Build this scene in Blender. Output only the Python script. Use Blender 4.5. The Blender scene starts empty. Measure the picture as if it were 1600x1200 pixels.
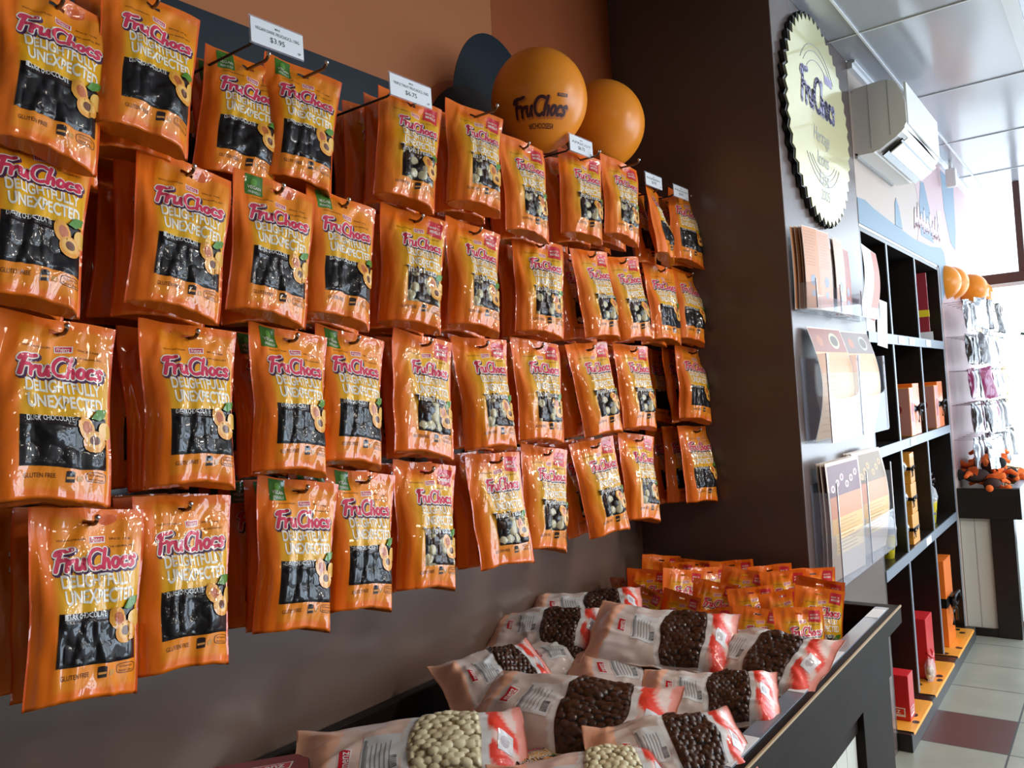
import bpy, bmesh, math, random
from mathutils import Vector, Matrix, noise
from mathutils.geometry import tessellate_polygon
R = math.radians
PI = math.pi
S = bpy.context.scene
C = S.collection
random.seed(7)

# ------------------------------------------------------------------ camera
F_PX, YAW, PITCH, ROLL, EYE = 1290.0, 0.6393, 0.02637, -0.06326, 1.59
_f = Vector((math.cos(YAW)*math.cos(PITCH), math.sin(YAW)*math.cos(PITCH), math.sin(PITCH)))
_r = Vector((math.sin(YAW), -math.cos(YAW), 0))
_u = _r.cross(_f)
_c, _s = math.cos(ROLL), math.sin(ROLL)
CR, CU = _c*_r + _s*_u, _c*_u - _s*_r
cam = bpy.data.cameras.new('camera')
cam.sensor_width = 36
cam.lens = F_PX/1600*36
cam.clip_start = 0.02
camo = bpy.data.objects.new('camera', cam)
C.objects.link(camo)
camo.matrix_world = Matrix(((CR.x, CU.x, -_f.x, 0), (CR.y, CU.y, -_f.y, 0), (CR.z, CU.z, -_f.z, EYE), (0, 0, 0, 1)))
S.camera = camo


def ray(x, y):
    return _f + CR*((x-800)/F_PX) - CU*((y-600)/F_PX)


def at(x, y, X=None, Y=None, Z=None):
    """point of the room seen at a place of the photograph, on a plane of known x, y or z"""
    d = ray(x, y)
    t = X/d.x if X is not None else (Y/d.y if Y is not None else (Z-EYE)/d.z)
    return Vector((0, 0, EYE)) + d*t


# ------------------------------------------------------------------ light
w = bpy.data.worlds.new('daylight')
S.world = w
w.use_nodes = True
bg = w.node_tree.nodes['Background']
bg.inputs[0].default_value = (0.80, 0.91, 1.0, 1)
bg.inputs[1].default_value = 2.2


def area(name, loc, target, sx, sy, power, col, spread=180):
    l = bpy.data.lights.new(name, 'AREA')
    l.shape = 'RECTANGLE'; l.size = sx; l.size_y = sy; l.energy = power; l.color = col
    l.spread = R(spread)
    o = bpy.data.objects.new(name, l); C.objects.link(o)
    o.location = loc
    o.rotation_euler = (Vector(target)-Vector(loc)).to_track_quat('-Z', 'Y').to_euler()
    return o


# daylight through the shop windows (far end, and the street front on the room's open side)
area('window_daylight', (7.6, -1.4, 1.7), (3, 0.2, 1.3), 4.0, 2.6, 60, (0.70, 0.85, 1.0))
area('street_daylight', (4.9, -4.75, 1.75), (3.4, 0.9, 1.9), 3.6, 2.1, 150, (0.62, 0.79, 1.0))
# ceiling downlights over the aisle
for i, (lx, ly) in enumerate(((1.2, -1.2), (0.2, -2.4), (2.95, -1.2), (2.95, -2.2), (4.4, -0.9), (4.4, -2.4), (2.95, -3.4))):
    area('ceiling_lamp', (lx, ly, 2.96), (lx, ly, 0), 0.32, 0.32, (6.0 if lx < 2 else (23.0 if lx < 4 else 9.0)), (1.0, 0.86, 0.72))

S.view_settings.view_transform = 'Standard'
S.view_settings.look = 'None'
S.view_settings.gamma = 1
S.view_settings.use_curve_mapping = False
S.view_settings.exposure = 0.48


# ------------------------------------------------------------------ materials
def _nt(name):
    m = bpy.data.materials.new(name); m.use_nodes = True
    nt = m.node_tree
    return m, nt, nt.nodes['Principled BSDF']


def bump(nt, b, scale, strength, dist=0.002, detail=4, distort=0.0, coat=False, stretch=None):
    tc = nt.nodes.new('ShaderNodeTexCoord')
    n = nt.nodes.new('ShaderNodeTexNoise')
    n.inputs['Scale'].default_value = scale; n.inputs['Detail'].default_value = detail
    n.inputs['Distortion'].default_value = distort
    src = tc.outputs['Object']
    if stretch:
        mp = nt.nodes.new('ShaderNodeMapping'); mp.inputs['Scale'].default_value = stretch
        nt.links.new(src, mp.inputs[0]); src = mp.outputs[0]
    nt.links.new(src, n.inputs['Vector'])
    bp = nt.nodes.new('ShaderNodeBump')
    bp.inputs['Strength'].default_value = strength; bp.inputs['Distance'].default_value = dist
    nt.links.new(n.outputs['Fac'], bp.inputs['Height'])
    nt.links.new(bp.outputs[0], b.inputs['Normal'])
    if coat:
        nt.links.new(bp.outputs[0], b.inputs['Coat Normal'])
    return n


def mat(name, col, rough=0.5, metal=0.0, coat=0.0, bscale=0, bstr=0, spec=0.5, var=0.0, vscale=6, emit=0, coatr=0.05, bdist=0.002):
    m, nt, b = _nt(name)
    b.inputs['Base Color'].default_value = (*col, 1)
    b.inputs['Roughness'].default_value = rough
    b.inputs['Metallic'].default_value = metal
    b.inputs['Coat Weight'].default_value = coat
    b.inputs['Coat Roughness'].default_value = coatr
    b.inputs['Specular IOR Level'].default_value = spec
    if bscale:
        bump(nt, b, bscale, bstr, bdist)
    if var:
        tc = nt.nodes.new('ShaderNodeTexCoord'); n = nt.nodes.new('ShaderNodeTexNoise')
        n.inputs['Scale'].default_value = vscale; n.inputs['Detail'].default_value = 5
        nt.links.new(tc.outputs['Object'], n.inputs['Vector'])
        cr = nt.nodes.new('ShaderNodeValToRGB')
        cr.color_ramp.elements[0].color = (*[c*(1-var) for c in col], 1); cr.color_ramp.elements[0].position = 0.3
        cr.color_ramp.elements[1].color = (*[min(1, c*(1+var)) for c in col], 1); cr.color_ramp.elements[1].position = 0.7
        nt.links.new(n.outputs['Fac'], cr.inputs[0]); nt.links.new(cr.outputs[0], b.inputs['Base Color'])
    if emit:
        b.inputs['Emission Color'].default_value = (*col, 1); b.inputs['Emission Strength'].default_value = emit
    return m


def attr_mat(name, rough, coat, coatr=0.06, bscale=0, bstr=0, bdist=0.002, metal=0.0, spec=0.5, distort=0.0, stretch=None, detail=4):
    m, nt, b = _nt(name)
    a = nt.nodes.new('ShaderNodeAttribute'); a.attribute_name = 'print'
    nt.links.new(a.outputs['Color'], b.inputs['Base Color'])
    b.inputs['Roughness'].default_value = rough
    b.inputs['Metallic'].default_value = metal
    b.inputs['Coat Weight'].default_value = coat
    b.inputs['Coat Roughness'].default_value = coatr
    b.inputs['Specular IOR Level'].default_value = spec
    if bscale:
        bump(nt, b, bscale, bstr, bdist, detail=detail, distort=distort, coat=True, stretch=stretch)
    return m


def glass(name, col=(1, 1, 1), alpha=0.25, rough=0.05):
    m, nt, b = _nt(name)
    b.inputs['Base Color'].default_value = (*col, 1)
    b.inputs['Roughness'].default_value = rough
    b.inputs['Alpha'].default_value = alpha
    b.inputs['Coat Weight'].default_value = 1
    return m


FILM = attr_mat('printed_foil', 0.45, 0.85, 0.045, 16, 0.75, 0.005, distort=0.8, detail=2.5, spec=0.25, stretch=(1.3, 1.3, 0.55))
WINDOW = attr_mat('clear_window_over_sweets', 0.40, 0.55, 0.05, 14, 0.22, 0.004, distort=0.5, detail=2, spec=0.25)
FILM2 = attr_mat('printed_matt_film', 0.42, 0.6, 0.10, 12, 0.6, 0.006, distort=0.6, detail=3, spec=0.3)
PAINT = attr_mat('printed_card', 0.5, 0.25, 0.25)
M = dict(
    brown=mat('brown_wall_paint', (0.140, 0.092, 0.070), 0.22, spec=0.6, bscale=40, bstr=0.05, var=0.06, vscale=2),
    pillar=mat('brown_pillar_paint', (0.120, 0.084, 0.075), 0.26, bscale=40, bstr=0.05, var=0.05, vscale=2),
    orange=mat('apricot_wall_paint', (0.46, 0.165, 0.062), 0.5, spec=0.22, bscale=40, bstr=0.05),
    dorange=mat('terracotta_wall_paint', (0.33, 0.080, 0.024), 0.5, spec=0.22),
    navy=mat('slate_mural_paint', (0.012, 0.020, 0.028), 0.4, spec=0.22),
    umber=mat('umber_mural_paint', (0.022, 0.011, 0.008), 0.45, spec=0.22),
    cream=mat('cream_mural_paint', (0.50, 0.40, 0.34), 0.5),
    pink=mat('pink_mural_paint', (0.55, 0.37, 0.38), 0.5),
    rose=mat('rose_mural_paint', (0.80, 0.36, 0.42), 0.5),
    sky=mat('blue_mural_paint', (0.11, 0.20, 0.29), 0.45),
    white=mat('white_paint', (0.78, 0.79, 0.80), 0.45),
    plastic=mat('white_plastic', (0.80, 0.79, 0.76), 0.35),
    grille=mat('grey_plastic', (0.35, 0.35, 0.34), 0.4),
    black=mat('black_stained_wood', (0.011, 0.008, 0.007), 0.33, var=0.25, vscale=9, bscale=60, bstr=0.08),
    bench=mat('espresso_stained_wood', (0.013, 0.008, 0.006), 0.48, spec=0.10, var=0.3, vscale=7, bscale=50, bstr=0.08),
    worn=mat('worn_edge', (0.42, 0.30, 0.17), 0.35),
    edge=mat('grey_edge_banding', (0.20, 0.24, 0.29), 0.35),
    strip=mat('grey_label_strip', (0.20, 0.23, 0.28), 0.3, coat=0.5),
    card=mat('white_card', (0.80, 0.83, 0.86), 0.4),
    boards=mat('pale_panelling', (0.60, 0.62, 0.56), 0.5, bscale=20, bstr=0.05),
    ink=mat('black_ink', (0.01, 0.01, 0.012), 0.5),
    hook=mat('bronzed_wire', (0.16, 0.10, 0.055), 0.28, metal=0.9),
    steel=mat('bright_steel', (0.7, 0.7, 0.7), 0.2, metal=1),
    balloon=mat('orange_latex', (0.92, 0.30, 0.022), 0.30, spec=0.4, var=0.03, vscale=3),
    bink=mat('dark_balloon_ink', (0.055, 0.006, 0.012), 0.4),
    gold=mat('pale_gold_foil', (0.86, 0.80, 0.44), 0.20, metal=0.25, coat=0.6, coatr=0.06, bscale=2.2, bstr=0.25, bdist=0.01),
    signblack=mat('black_acrylic', (0.01, 0.01, 0.01), 0.2),
    lilac=mat('lilac_lettering', (0.45, 0.40, 0.62), 0.3),
    liltrim=mat('slate_lettering', (0.30, 0.32, 0.42), 0.35),
    acrylic=glass('clear_acrylic', (0.62, 0.70, 0.86), 0.20, 0.03),
    acredge=mat('acrylic_edge', (0.62, 0.68, 0.80), 0.15, coat=1),
    red=mat('red_card', (0.62, 0.015, 0.02), 0.4, coat=0.3),
    maroon=mat('maroon_card', (0.30, 0.015, 0.03), 0.4, coat=0.3),
    obox=mat('orange_card', (0.90, 0.19, 0.015), 0.4, coat=0.3),
    amber=mat('amber_card', (0.85, 0.36, 0.04), 0.4, coat=0.3),
    ribbon=mat('black_ribbon', (0.008, 0.006, 0.006), 0.3),
    yellow=mat('yellow_paper_cup', (0.80, 0.62, 0.02), 0.4),
    choc=mat('dark_brown', (0.05, 0.02, 0.012), 0.4),
    silver=mat('silver_wrap', (0.62, 0.66, 0.70), 0.22, metal=0.6, bscale=40, bstr=0.8, bdist=0.006),
    goldwrap=mat('gold_wrap', (0.66, 0.50, 0.26), 0.25, metal=0.6, bscale=40, bstr=0.8, bdist=0.006),
    darkwrap=mat('dark_wrap', (0.05, 0.035, 0.03), 0.25, coat=0.8, bscale=40, bstr=0.8, bdist=0.006),
    plum=mat('plum_wrap', (0.30, 0.02, 0.12), 0.3, coat=0.5),
    cello=glass('cellophane', (0.9, 0.92, 0.95), 0.35, 0.06),
    plush=mat('orange_plush', (0.90, 0.16, 0.02), 0.9, bscale=90, bstr=0.6),
    bplush=mat('brown_plush', (0.055, 0.028, 0.022), 0.9, bscale=90, bstr=0.6),
    kplush=mat('black_plush', (0.01, 0.01, 0.012), 0.85, bscale=90, bstr=0.6),
    frame=mat('brown_window_frame', (0.10, 0.045, 0.035), 0.4),
    pane=glass('window_glass', (0.9, 0.97, 1.0), 0.04, 0.02),
    dgrey=mat('dark_grey_laminate', (0.055, 0.055, 0.055), 0.4),
    garland=mat('green_garland', (0.04, 0.12, 0.05), 0.6),
)


def ceiling_mat():
    m, nt, b = _nt('gloss_ceiling_panel')
    b.inputs['Base Color'].default_value = (0.41, 0.43, 0.475, 1)
    b.inputs['Roughness'].default_value = 0.17
    b.inputs['Specular IOR Level'].default_value = 0.8
    bump(nt, b, 1.6, 0.35, 0.02, detail=1)
    return m


def floor_mat():
    m, nt, b = _nt('floor_tiles')
    tc = nt.nodes.new('ShaderNodeTexCoord'); sp = nt.nodes.new('ShaderNodeSeparateXYZ')
    nt.links.new(tc.outputs['Object'], sp.inputs[0])

    def mth(op, a, bb=None):
        n = nt.nodes.new('ShaderNodeMath'); n.operation = op
        for i, v in enumerate((a, bb)):
            if v is None: continue
            if isinstance(v, (int, float)): n.inputs[i].default_value = v
            else: nt.links.new(v, n.inputs[i])
        return n.outputs[0]
    T = 0.40
    ux = mth('DIVIDE', mth('SUBTRACT', sp.outputs['X'], 3.987), T)
    uy = mth('DIVIDE', mth('SUBTRACT', sp.outputs['Y'], 0.500), T)
    fx = mth('FRACT', ux); fy = mth('FRACT', uy)
    ex = mth('MINIMUM', fx, mth('SUBTRACT', 1.0, fx)); ey = mth('MINIMUM', fy, mth('SUBTRACT', 1.0, fy))
    g = mth('LESS_THAN', mth('MINIMUM', ex, ey), 0.010)
    ix = mth('FLOOR', ux); iy = mth('FLOOR', uy)
    # maroon accent tiles every third row, on the row beside the shelves and every other one
    ax = mth('LESS_THAN', mth('ABSOLUTE', mth('SUBTRACT', mth('MODULO', mth('ADD', ix, 30), 5), 0)), 0.5)
    ay = mth('LESS_THAN', mth('ABSOLUTE', mth('SUBTRACT', mth('MODULO', mth('ADD', iy, 30), 3), 0)), 0.5)
    acc = mth('MULTIPLY', ax, ay)
    n = nt.nodes.new('ShaderNodeTexNoise'); n.inputs['Scale'].default_value = 5; n.inputs['Detail'].default_value = 6
    nt.links.new(tc.outputs['Object'], n.inputs['Vector'])
    cr = nt.nodes.new('ShaderNodeValToRGB')
    cr.color_ramp.elements[0].color = (0.27, 0.275, 0.225, 1); cr.color_ramp.elements[0].position = 0.3
    cr.color_ramp.elements[1].color = (0.34, 0.345, 0.285, 1); cr.color_ramp.elements[1].position = 0.7
    nt.links.new(n.outputs['Fac'], cr.inputs[0])

    def mix(f, a, c):
        k = nt.nodes.new('ShaderNodeMix'); k.data_type = 'RGBA'
        nt.links.new(f, k.inputs[0])
        for s, v in ((6, a), (7, c)):
            if isinstance(v, tuple): k.inputs[s].default_value = v
            else: nt.links.new(v, k.inputs[s])
        return k.outputs[2]
    c1 = mix(acc, cr.outputs[0], (0.105, 0.040, 0.035, 1))
    c2 = mix(g, c1, (0.055, 0.06, 0.06, 1))
    nt.links.new(c2, b.inputs['Base Color'])
    b.inputs['Roughness'].default_value = 0.32
    return m


M['ceiling'] = ceiling_mat()
M['floor'] = floor_mat()


# ------------------------------------------------------------------ building helpers
def link(name, me, m=None, parent=None):
    o = bpy.data.objects.new(name, me); C.objects.link(o)
    if m is not None:
        for k in (m if isinstance(m, (list, tuple)) else [m]):
            me.materials.append(k)
    if parent is not None: o.parent = parent
    return o


def from_bm(name, bm, m, parent=None, smooth=False):
    me = bpy.data.meshes.new(name)
    bmesh.ops.recalc_face_normals(bm, faces=bm.faces)
    if smooth:
        for f in bm.faces: f.smooth = True
    bm.to_mesh(me); bm.free()
    return link(name, me, m, parent)


def tag(o, label, cat, group=None, kind=None):
    o['label'] = label; o['category'] = cat
    if group: o['group'] = group
    if kind: o['kind'] = kind
    return o


def struct(o):
    o['kind'] = 'structure'
    return o


def empty(name, loc=(0, 0, 0), rot=(0, 0, 0)):
    o = bpy.data.objects.new(name, None); C.objects.link(o)
    o.empty_display_size = 0.05
    o.location = loc; o.rotation_euler = rot
    return o


def add_box(bm, lo, hi, mx=None, bev=0.0, mi=0):
    b2 = bmesh.new()
    bmesh.ops.create_cube(b2, size=1)
    for v in b2.verts:
        v.co = Vector([lo[i] + (v.co[i]+0.5)*(hi[i]-lo[i]) for i in range(3)])
    if bev:
        bmesh.ops.bevel(b2, geom=b2.edges[:], offset=bev, segments=2, profile=0.6, affect='EDGES')
    merge(bm, b2, mx, mi)


def merge(bm, b2, mx=None, mi=0):
    vm = {}
    for v in b2.verts:
        vm[v] = bm.verts.new(mx @ v.co if mx else v.co)
    for f in b2.faces:
        try:
            g = bm.faces.new([vm[v] for v in f.verts]); g.smooth = f.smooth; g.material_index = mi
        except ValueError: pass
    b2.free()


def box(name, lo, hi, m, parent=None, bev=0.0, mx=None):
    bm = bmesh.new(); add_box(bm, lo, hi, mx, bev)
    return from_bm(name, bm, m, parent)


def add_tube(bm, pts, r, seg=8, radii=None):
    pts = [Vector(p) for p in pts]
    rings = []
    up = Vector((0, 0, 1))
    for i, p in enumerate(pts):
        t = (pts[min(i+1, len(pts)-1)] - pts[max(i-1, 0)]).normalized()
        a = up if abs(t.dot(up)) < 0.9 else Vector((1, 0, 0))
        n1 = t.cross(a).normalized(); n2 = t.cross(n1)
        rr = radii[i] if radii else r
        rings.append([bm.verts.new(p + (n1*math.cos(k*2*PI/seg)+n2*math.sin(k*2*PI/seg))*rr) for k in range(seg)])
    for a, b in zip(rings, rings[1:]):
        for k in range(seg):
            f = bm.faces.new((a[k], a[(k+1) % seg], b[(k+1) % seg], b[k])); f.smooth = True
    bm.faces.new(rings[0][::-1]); bm.faces.new(rings[-1])


def add_lathe(bm, prof, seg=24, mx=None):
    rings = []
    for r_, z in prof:
        if r_ < 1e-5:
            v = Vector((0, 0, z)); rings.append([bm.verts.new(mx @ v if mx else v)])
        else:
            ring = []
            for k in range(seg):
                v = Vector((r_*math.cos(k*2*PI/seg), r_*math.sin(k*2*PI/seg), z))
                ring.append(bm.verts.new(mx @ v if mx else v))
            rings.append(ring)
    for a, b in zip(rings, rings[1:]):
        for k in range(seg):
            k2 = (k+1) % seg
            vs = [a[0], b[k2], b[k]] if len(a) == 1 else ([a[k], a[k2], b[0]] if len(b) == 1 else [a[k], a[k2], b[k2], b[k]])
            f = bm.faces.new(vs); f.smooth = True


def add_prism(bm, poly, z0, z1, mx=None, mi=0):
    """a flat outline given thickness along local z"""
    lo = [bm.verts.new((mx @ Vector((x, y, z0))) if mx else (x, y, z0)) for x, y in poly]
    hi = [bm.verts.new((mx @ Vector((x, y, z1))) if mx else (x, y, z1)) for x, y in poly]
    n = len(poly)
    if n > 4:
        fs = []
        for a, b, c in tessellate_polygon([[Vector((x, y, 0)) for x, y in poly]]):
            if len({a, b, c}) == 3:
                fs.append(bm.faces.new((lo[a], lo[b], lo[c]))); fs.append(bm.faces.new((hi[c], hi[b], hi[a])))
    else:
        fs = [bm.faces.new(lo[::-1]), bm.faces.new(hi)]
    for k in range(n):
        fs.append(bm.faces.new((lo[k], lo[(k+1) % n], hi[(k+1) % n], hi[k])))
    for f in fs: f.material_index = mi


def copy_tree(o, parent=None):
    c = o.copy(); C.objects.link(c)
    if parent is not None: c.parent = parent
    for ch in list(o.children):
        copy_tree(ch, c)
    return c


# ------------------------------------------------------------------ flat artwork (text, logos, patches) in (x right, y up)
_tc = {}


def text_mesh(s, bold=0.0, spacing=1.0):
    key = (s, bold, spacing)
    if key in _tc: return _tc[key]
    cu = bpy.data.curves.new('t', 'FONT'); cu.body = s; cu.size = 1; cu.offset = bold; cu.space_character = spacing
    cu.resolution_u = 3
    ob = bpy.data.objects.new('t', cu); C.objects.link(ob)
    bpy.context.view_layer.update()
    me = bpy.data.meshes.new_from_object(ob.evaluated_get(bpy.context.evaluated_depsgraph_get()))
    vs = [(v.co.x, v.co.y) for v in me.vertices]; fs = [tuple(p.vertices) for p in me.polygons]
    bpy.data.objects.remove(ob); bpy.data.curves.remove(cu); bpy.data.meshes.remove(me)
    xs = [v[0] for v in vs]; ys = [v[1] for v in vs]
    x0, x1, y0, y1 = min(xs), max(xs), min(ys), max(ys)
    vs = [((x-x0)/(x1-x0), (y-y0)/(y1-y0)) for x, y in vs]
    _tc[key] = (vs, fs)
    return _tc[key]


class Art:
    def __init__(self): self.items = []      # (verts, faces, colour, layer)

    def poly(self, pts, col, layer=0.0004):
        self.items.append((list(pts), [tuple(range(len(pts)))], col, layer)); return self

    def text(self, s, x, y, w, h, col, layer=0.0008, bold=0.0, rot=0.0, shear=0.0, spacing=1.0, arch=0.0, wob=0.0):
        """text stretched to a box w*h whose lower left corner is (x, y)"""
        vs, fs = text_mesh(s, bold, spacing)
        c, s_ = math.cos(rot), math.sin(rot)
        out = []
        for u, v in vs:
            px = u*w + v*h*shear; py = v*h + arch*h*(1-(2*u-1)**2) + wob*h*math.sin(u*len(s)*2.1)*(v-0.5)
            out.append((x + px*c - py*s_, y + px*s_ + py*c))
        self.items.append((out, fs, col, layer)); return self

    def stroke(self, pts, wd, col, layer=0.0006):
        vs, fs = [], []
        for k, (x, y) in enumerate(pts):
            b = len(vs)
            n = 8
            for j in range(n): vs.append((x+wd/2*math.cos(j*2*PI/n+.4), y+wd/2*math.sin(j*2*PI/n+.4)))
            fs.append(tuple(range(b, b+n)))
            if k:
                x0, y0 = pts[k-1]; dx, dy = x-x0, y-y0; L = math.hypot(dx, dy) or 1
                nx, ny = -dy/L*wd/2, dx/L*wd/2
                b = len(vs); vs += [(x0-nx, y0-ny), (x-nx, y-ny), (x+nx, y+ny), (x0+nx, y0+ny)]
                fs.append((b, b+1, b+2, b+3))
        self.items.append((vs, fs, col, layer)); return self

    def disc(self, x, y, rx, ry, col, layer=0.0006, n=16, rot=0):
        c, s_ = math.cos(rot), math.sin(rot)
        return self.poly([(x + rx*math.cos(a)*c - ry*math.sin(a)*s_, y + rx*math.cos(a)*s_ + ry*math.sin(a)*c)
                          for a in [k*2*PI/n for k in range(n)]], col, layer)

    def bm(self, cutx=(), cuty=()):
        bm = bmesh.new(); cl = bm.loops.layers.float_color.new('print')
        for vs, fs, col, layer in self.items:
            bv = [bm.verts.new((x, y, layer)) for x, y in vs]
            for f in fs:
                if len(set(f)) < 3: continue
                try: g = bm.faces.new([bv[i] for i in f])
                except ValueError: continue
                for lp in g.loops: lp[cl] = (*col, 1)
        bmesh.ops.triangulate(bm, faces=[f for f in bm.faces if len(f.verts) > 4])
        for x in cutx:
            bmesh.ops.bisect_plane(bm, geom=bm.verts[:]+bm.edges[:]+bm.faces[:], plane_co=(x, 0, 0), plane_no=(1, 0, 0), dist=1e-6)
        for y in cuty:
            bmesh.ops.bisect_plane(bm, geom=bm.verts[:]+bm.edges[:]+bm.faces[:], plane_co=(0, y, 0), plane_no=(0, 1, 0), dist=1e-6)
        return bm

    def data(self, cutx=(), cuty=()):
        bm = self.bm(cutx, cuty)
        cl = bm.loops.layers.float_color['print']
        bm.verts.index_update()
        vs = [tuple(v.co) for v in bm.verts]
        fs = [tuple(v.index for v in f.verts) for f in bm.faces]
        cs = [tuple(f.loops[0][cl]) for f in bm.faces]
        bm.free()
        return vs, fs, cs


def arc(cx, cy, rx, ry, a0, a1, n=10):
    return [(cx+rx*math.cos(R(a0+(a1-a0)*k/n)), cy+ry*math.sin(R(a0+(a1-a0)*k/n))) for k in range(n+1)]


LOGO = []      # brush lettering, strokes in units of the capital height
def _glyphs():
    x = 0.0
    def put(strokes, adv):
        nonlocal x
        for s in strokes: LOGO.append([(px+x+py*0.22, py) for px, py in s])
        x += adv
    put([[(0.10, 0.0), (0.13, 0.35), (0.16, 0.70), (0.20, 0.95)], [(-0.02, 0.80), (0.04, 0.95), (0.20, 1.0), (0.42, 0.98), (0.62, 1.04)], [(0.12, 0.50), (0.28, 0.54), (0.44, 0.56)]], 0.50)
    put([[(0.02, 0.50), (0.03, 0.25), (0.03, 0.0)], [(0.04, 0.28), (0.13, 0.44), (0.24, 0.50), (0.31, 0.44)]], 0.38)
    put([[(0.0, 0.50), (0.0, 0.22), (0.06, 0.04), (0.17, 0.03), (0.27, 0.16), (0.31, 0.50)], [(0.31, 0.50), (0.32, 0.20), (0.38, 0.02)]], 0.50)
    put([arc(0.38, 0.50, 0.36, 0.50, 55, 305, 14)], 0.70)
    put([[(0.02, 0.0), (0.03, 0.5), (0.07, 1.0)], [(0.03, 0.25), (0.12, 0.46), (0.22, 0.46), (0.27, 0.30), (0.28, 0.0)]], 0.44)
    put([arc(0.16, 0.25, 0.15, 0.24, 0, 360, 14)], 0.42)
    put([arc(0.17, 0.25, 0.15, 0.24, 55, 305, 10)], 0.38)
    put([[(0.28, 0.42), (0.18, 0.52), (0.06, 0.44), (0.06, 0.32), (0.22, 0.22), (0.24, 0.08), (0.12, 0.0), (0.0, 0.06)]], 0.30)
    xs = [p[0] for s in LOGO for p in s]; return min(xs), max(xs)


_lx0, _lx1 = _glyphs()


def logo(art, x, y, w, h, cols, rot=0.0, wd=0.17, base=0.0005, step=0.00025, arch=0.0):
    """cols: list of (colour, extra stroke width, dx, dy) from the bottom layer up"""
    c, s_ = math.cos(rot), math.sin(rot)
    sx = w/(_lx1-_lx0)
    for li, (col, ex, dx, dy) in enumerate(cols):
        for st in LOGO:
            pts = []
            for px, py in st:
                u = (px-_lx0)/(_lx1-_lx0)
                X, Y = (px-_lx0)*sx + dx*h, py*h + dy*h + arch*h*(1-(2*u-1)**2)
                pts.append((x+X*c-Y*s_, y+X*s_+Y*c))
            art.stroke(pts, (wd+ex)*min(h, sx), col, base+li*step)


def flat_art(name, art, mx, m=PAINT, parent=None):
    """artwork on a flat face, local (x, y) plane carried by mx"""
    vs, fs, cs = art.data()
    me = bpy.data.meshes.new(name)
    me.from_pydata([tuple(mx @ Vector(v)) for v in vs], [], fs)
    a = me.color_attributes.new('print', 'FLOAT_COLOR', 'CORNER')
    k = 0
    for f, c in zip(fs, cs):
        for _ in f: a.data[k].color = c; k += 1
    return link(name, me, m, parent)


# ------------------------------------------------------------------ the room
YW, YP, XP, XS, XE, XW, ZC = 1.515, 0.893, 2.807, 3.805, 5.70, 7.10, 3.00
struct(box('floor', (-3.0, -4.6, -0.05), (XW+0.2, YW+0.2, 0), M['floor']))
bm = bmesh.new()
add_box(bm, (-3.0, -4.6, ZC+0.004), (XW+0.2, YP-0.001, ZC+0.42))
add_box(bm, (-3.0, YP-0.0005, ZC+0.36), (XP, YW+0.2, ZC+0.42))
struct(from_bm('ceiling', bm, M['ceiling']))
struct(box('wall_left', (-3.0, YW, 0), (XP+0.05, YW+0.12, ZC+0.36), M['brown']))
struct(box('wall_back', (-3.12, -4.6, 0), (-3.0, YW+0.12, ZC+0.003), M['brown']))
bm = bmesh.new()       # street side: wall with shop-front openings further down the room
for lo, hi in (((-3.12, 0), (3.0, 3.0)), ((3.0, 2.75), (7.2, 3.0)), ((3.0, 0), (7.2, 0.5)), ((3.9, 0.5), (4.1, 2.75)), ((5.1, 0.5), (5.4, 2.75)), ((6.85, 0.5), (7.2, 2.75))):
    add_box(bm, (lo[0], -4.72, lo[1]), (hi[0], -4.601, hi[1]))
struct(from_bm('wall_right', bm, M['brown']))
# brown pillar that steps out of the wall
bm = bmesh.new(); add_box(bm, (XP, YP, 0), (XS, YW+0.1, ZC+0.36), bev=0.004)
struct(from_bm('wall_pillar', bm, M['pillar']))
# wall above the shelving, and beyond it to the window
bm = bmesh.new()
add_box(bm, (XS+0.001, YP, 2.292), (XE+0.02, YP+0.5, ZC+0.003))
add_box(bm, (XE+0.021, YP, 0), (XW, YP+0.5, ZC+0.003))
struct(from_bm('wall_mural', bm, M['cream']))

# ceiling panel joints
bm = bmesh.new()
for x in (-2.65, -1.62, -0.59, 0.44, 1.47, 2.50, 3.53, 4.56, 5.59, 6.62):
    add_box(bm, (x-0.004, -4.6, ZC-0.0015), (x+0.004, YP-0.001, ZC+0.003))
for k in range(12):
    y = 0.775 - 0.5*k
    add_box(bm, (-3, y-0.004, ZC-0.004), (XW, y+0.004, ZC+0.003))
struct(from_bm('trim_1', bm, M['white']))
bm = bmesh.new()
add_box(bm, (XS, YP-0.022, ZC-0.030), (XW, YP, ZC+0.003))
add_box(bm, (XS, YP-0.034, ZC-0.008), (XW, YP-0.020, ZC+0.003))
struct(from_bm('trim_2', bm, M['white']))
struct(box('trim_3', (-3, 0.235, ZC-0.006), (XW, 0.285, ZC+0.002), M['white']))


def wall_shape(name, pts, m, Y, th):
    """a painted patch on a wall facing the room; pts in wall metres (x, z)"""
    bm = bmesh.new()
    mx = Matrix(((1, 0, 0, 0), (0, 0, -1, Y), (0, 1, 0, 0), (0, 0, 0, 1)))
    add_prism(bm, pts, 0.0, th, mx)
    bmesh.ops.triangulate(bm, faces=[f for f in bm.faces if len(f.verts) > 4])
    return from_bm(name, bm, m)


def ell(cx, cz, rx, rz, a0=0, a1=360, n=28):
    return arc(cx, cz, rx, rz, a0, a1, n)[:-1] if a1-a0 >= 360 else arc(cx, cz, rx, rz, a0, a1, n)


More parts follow.
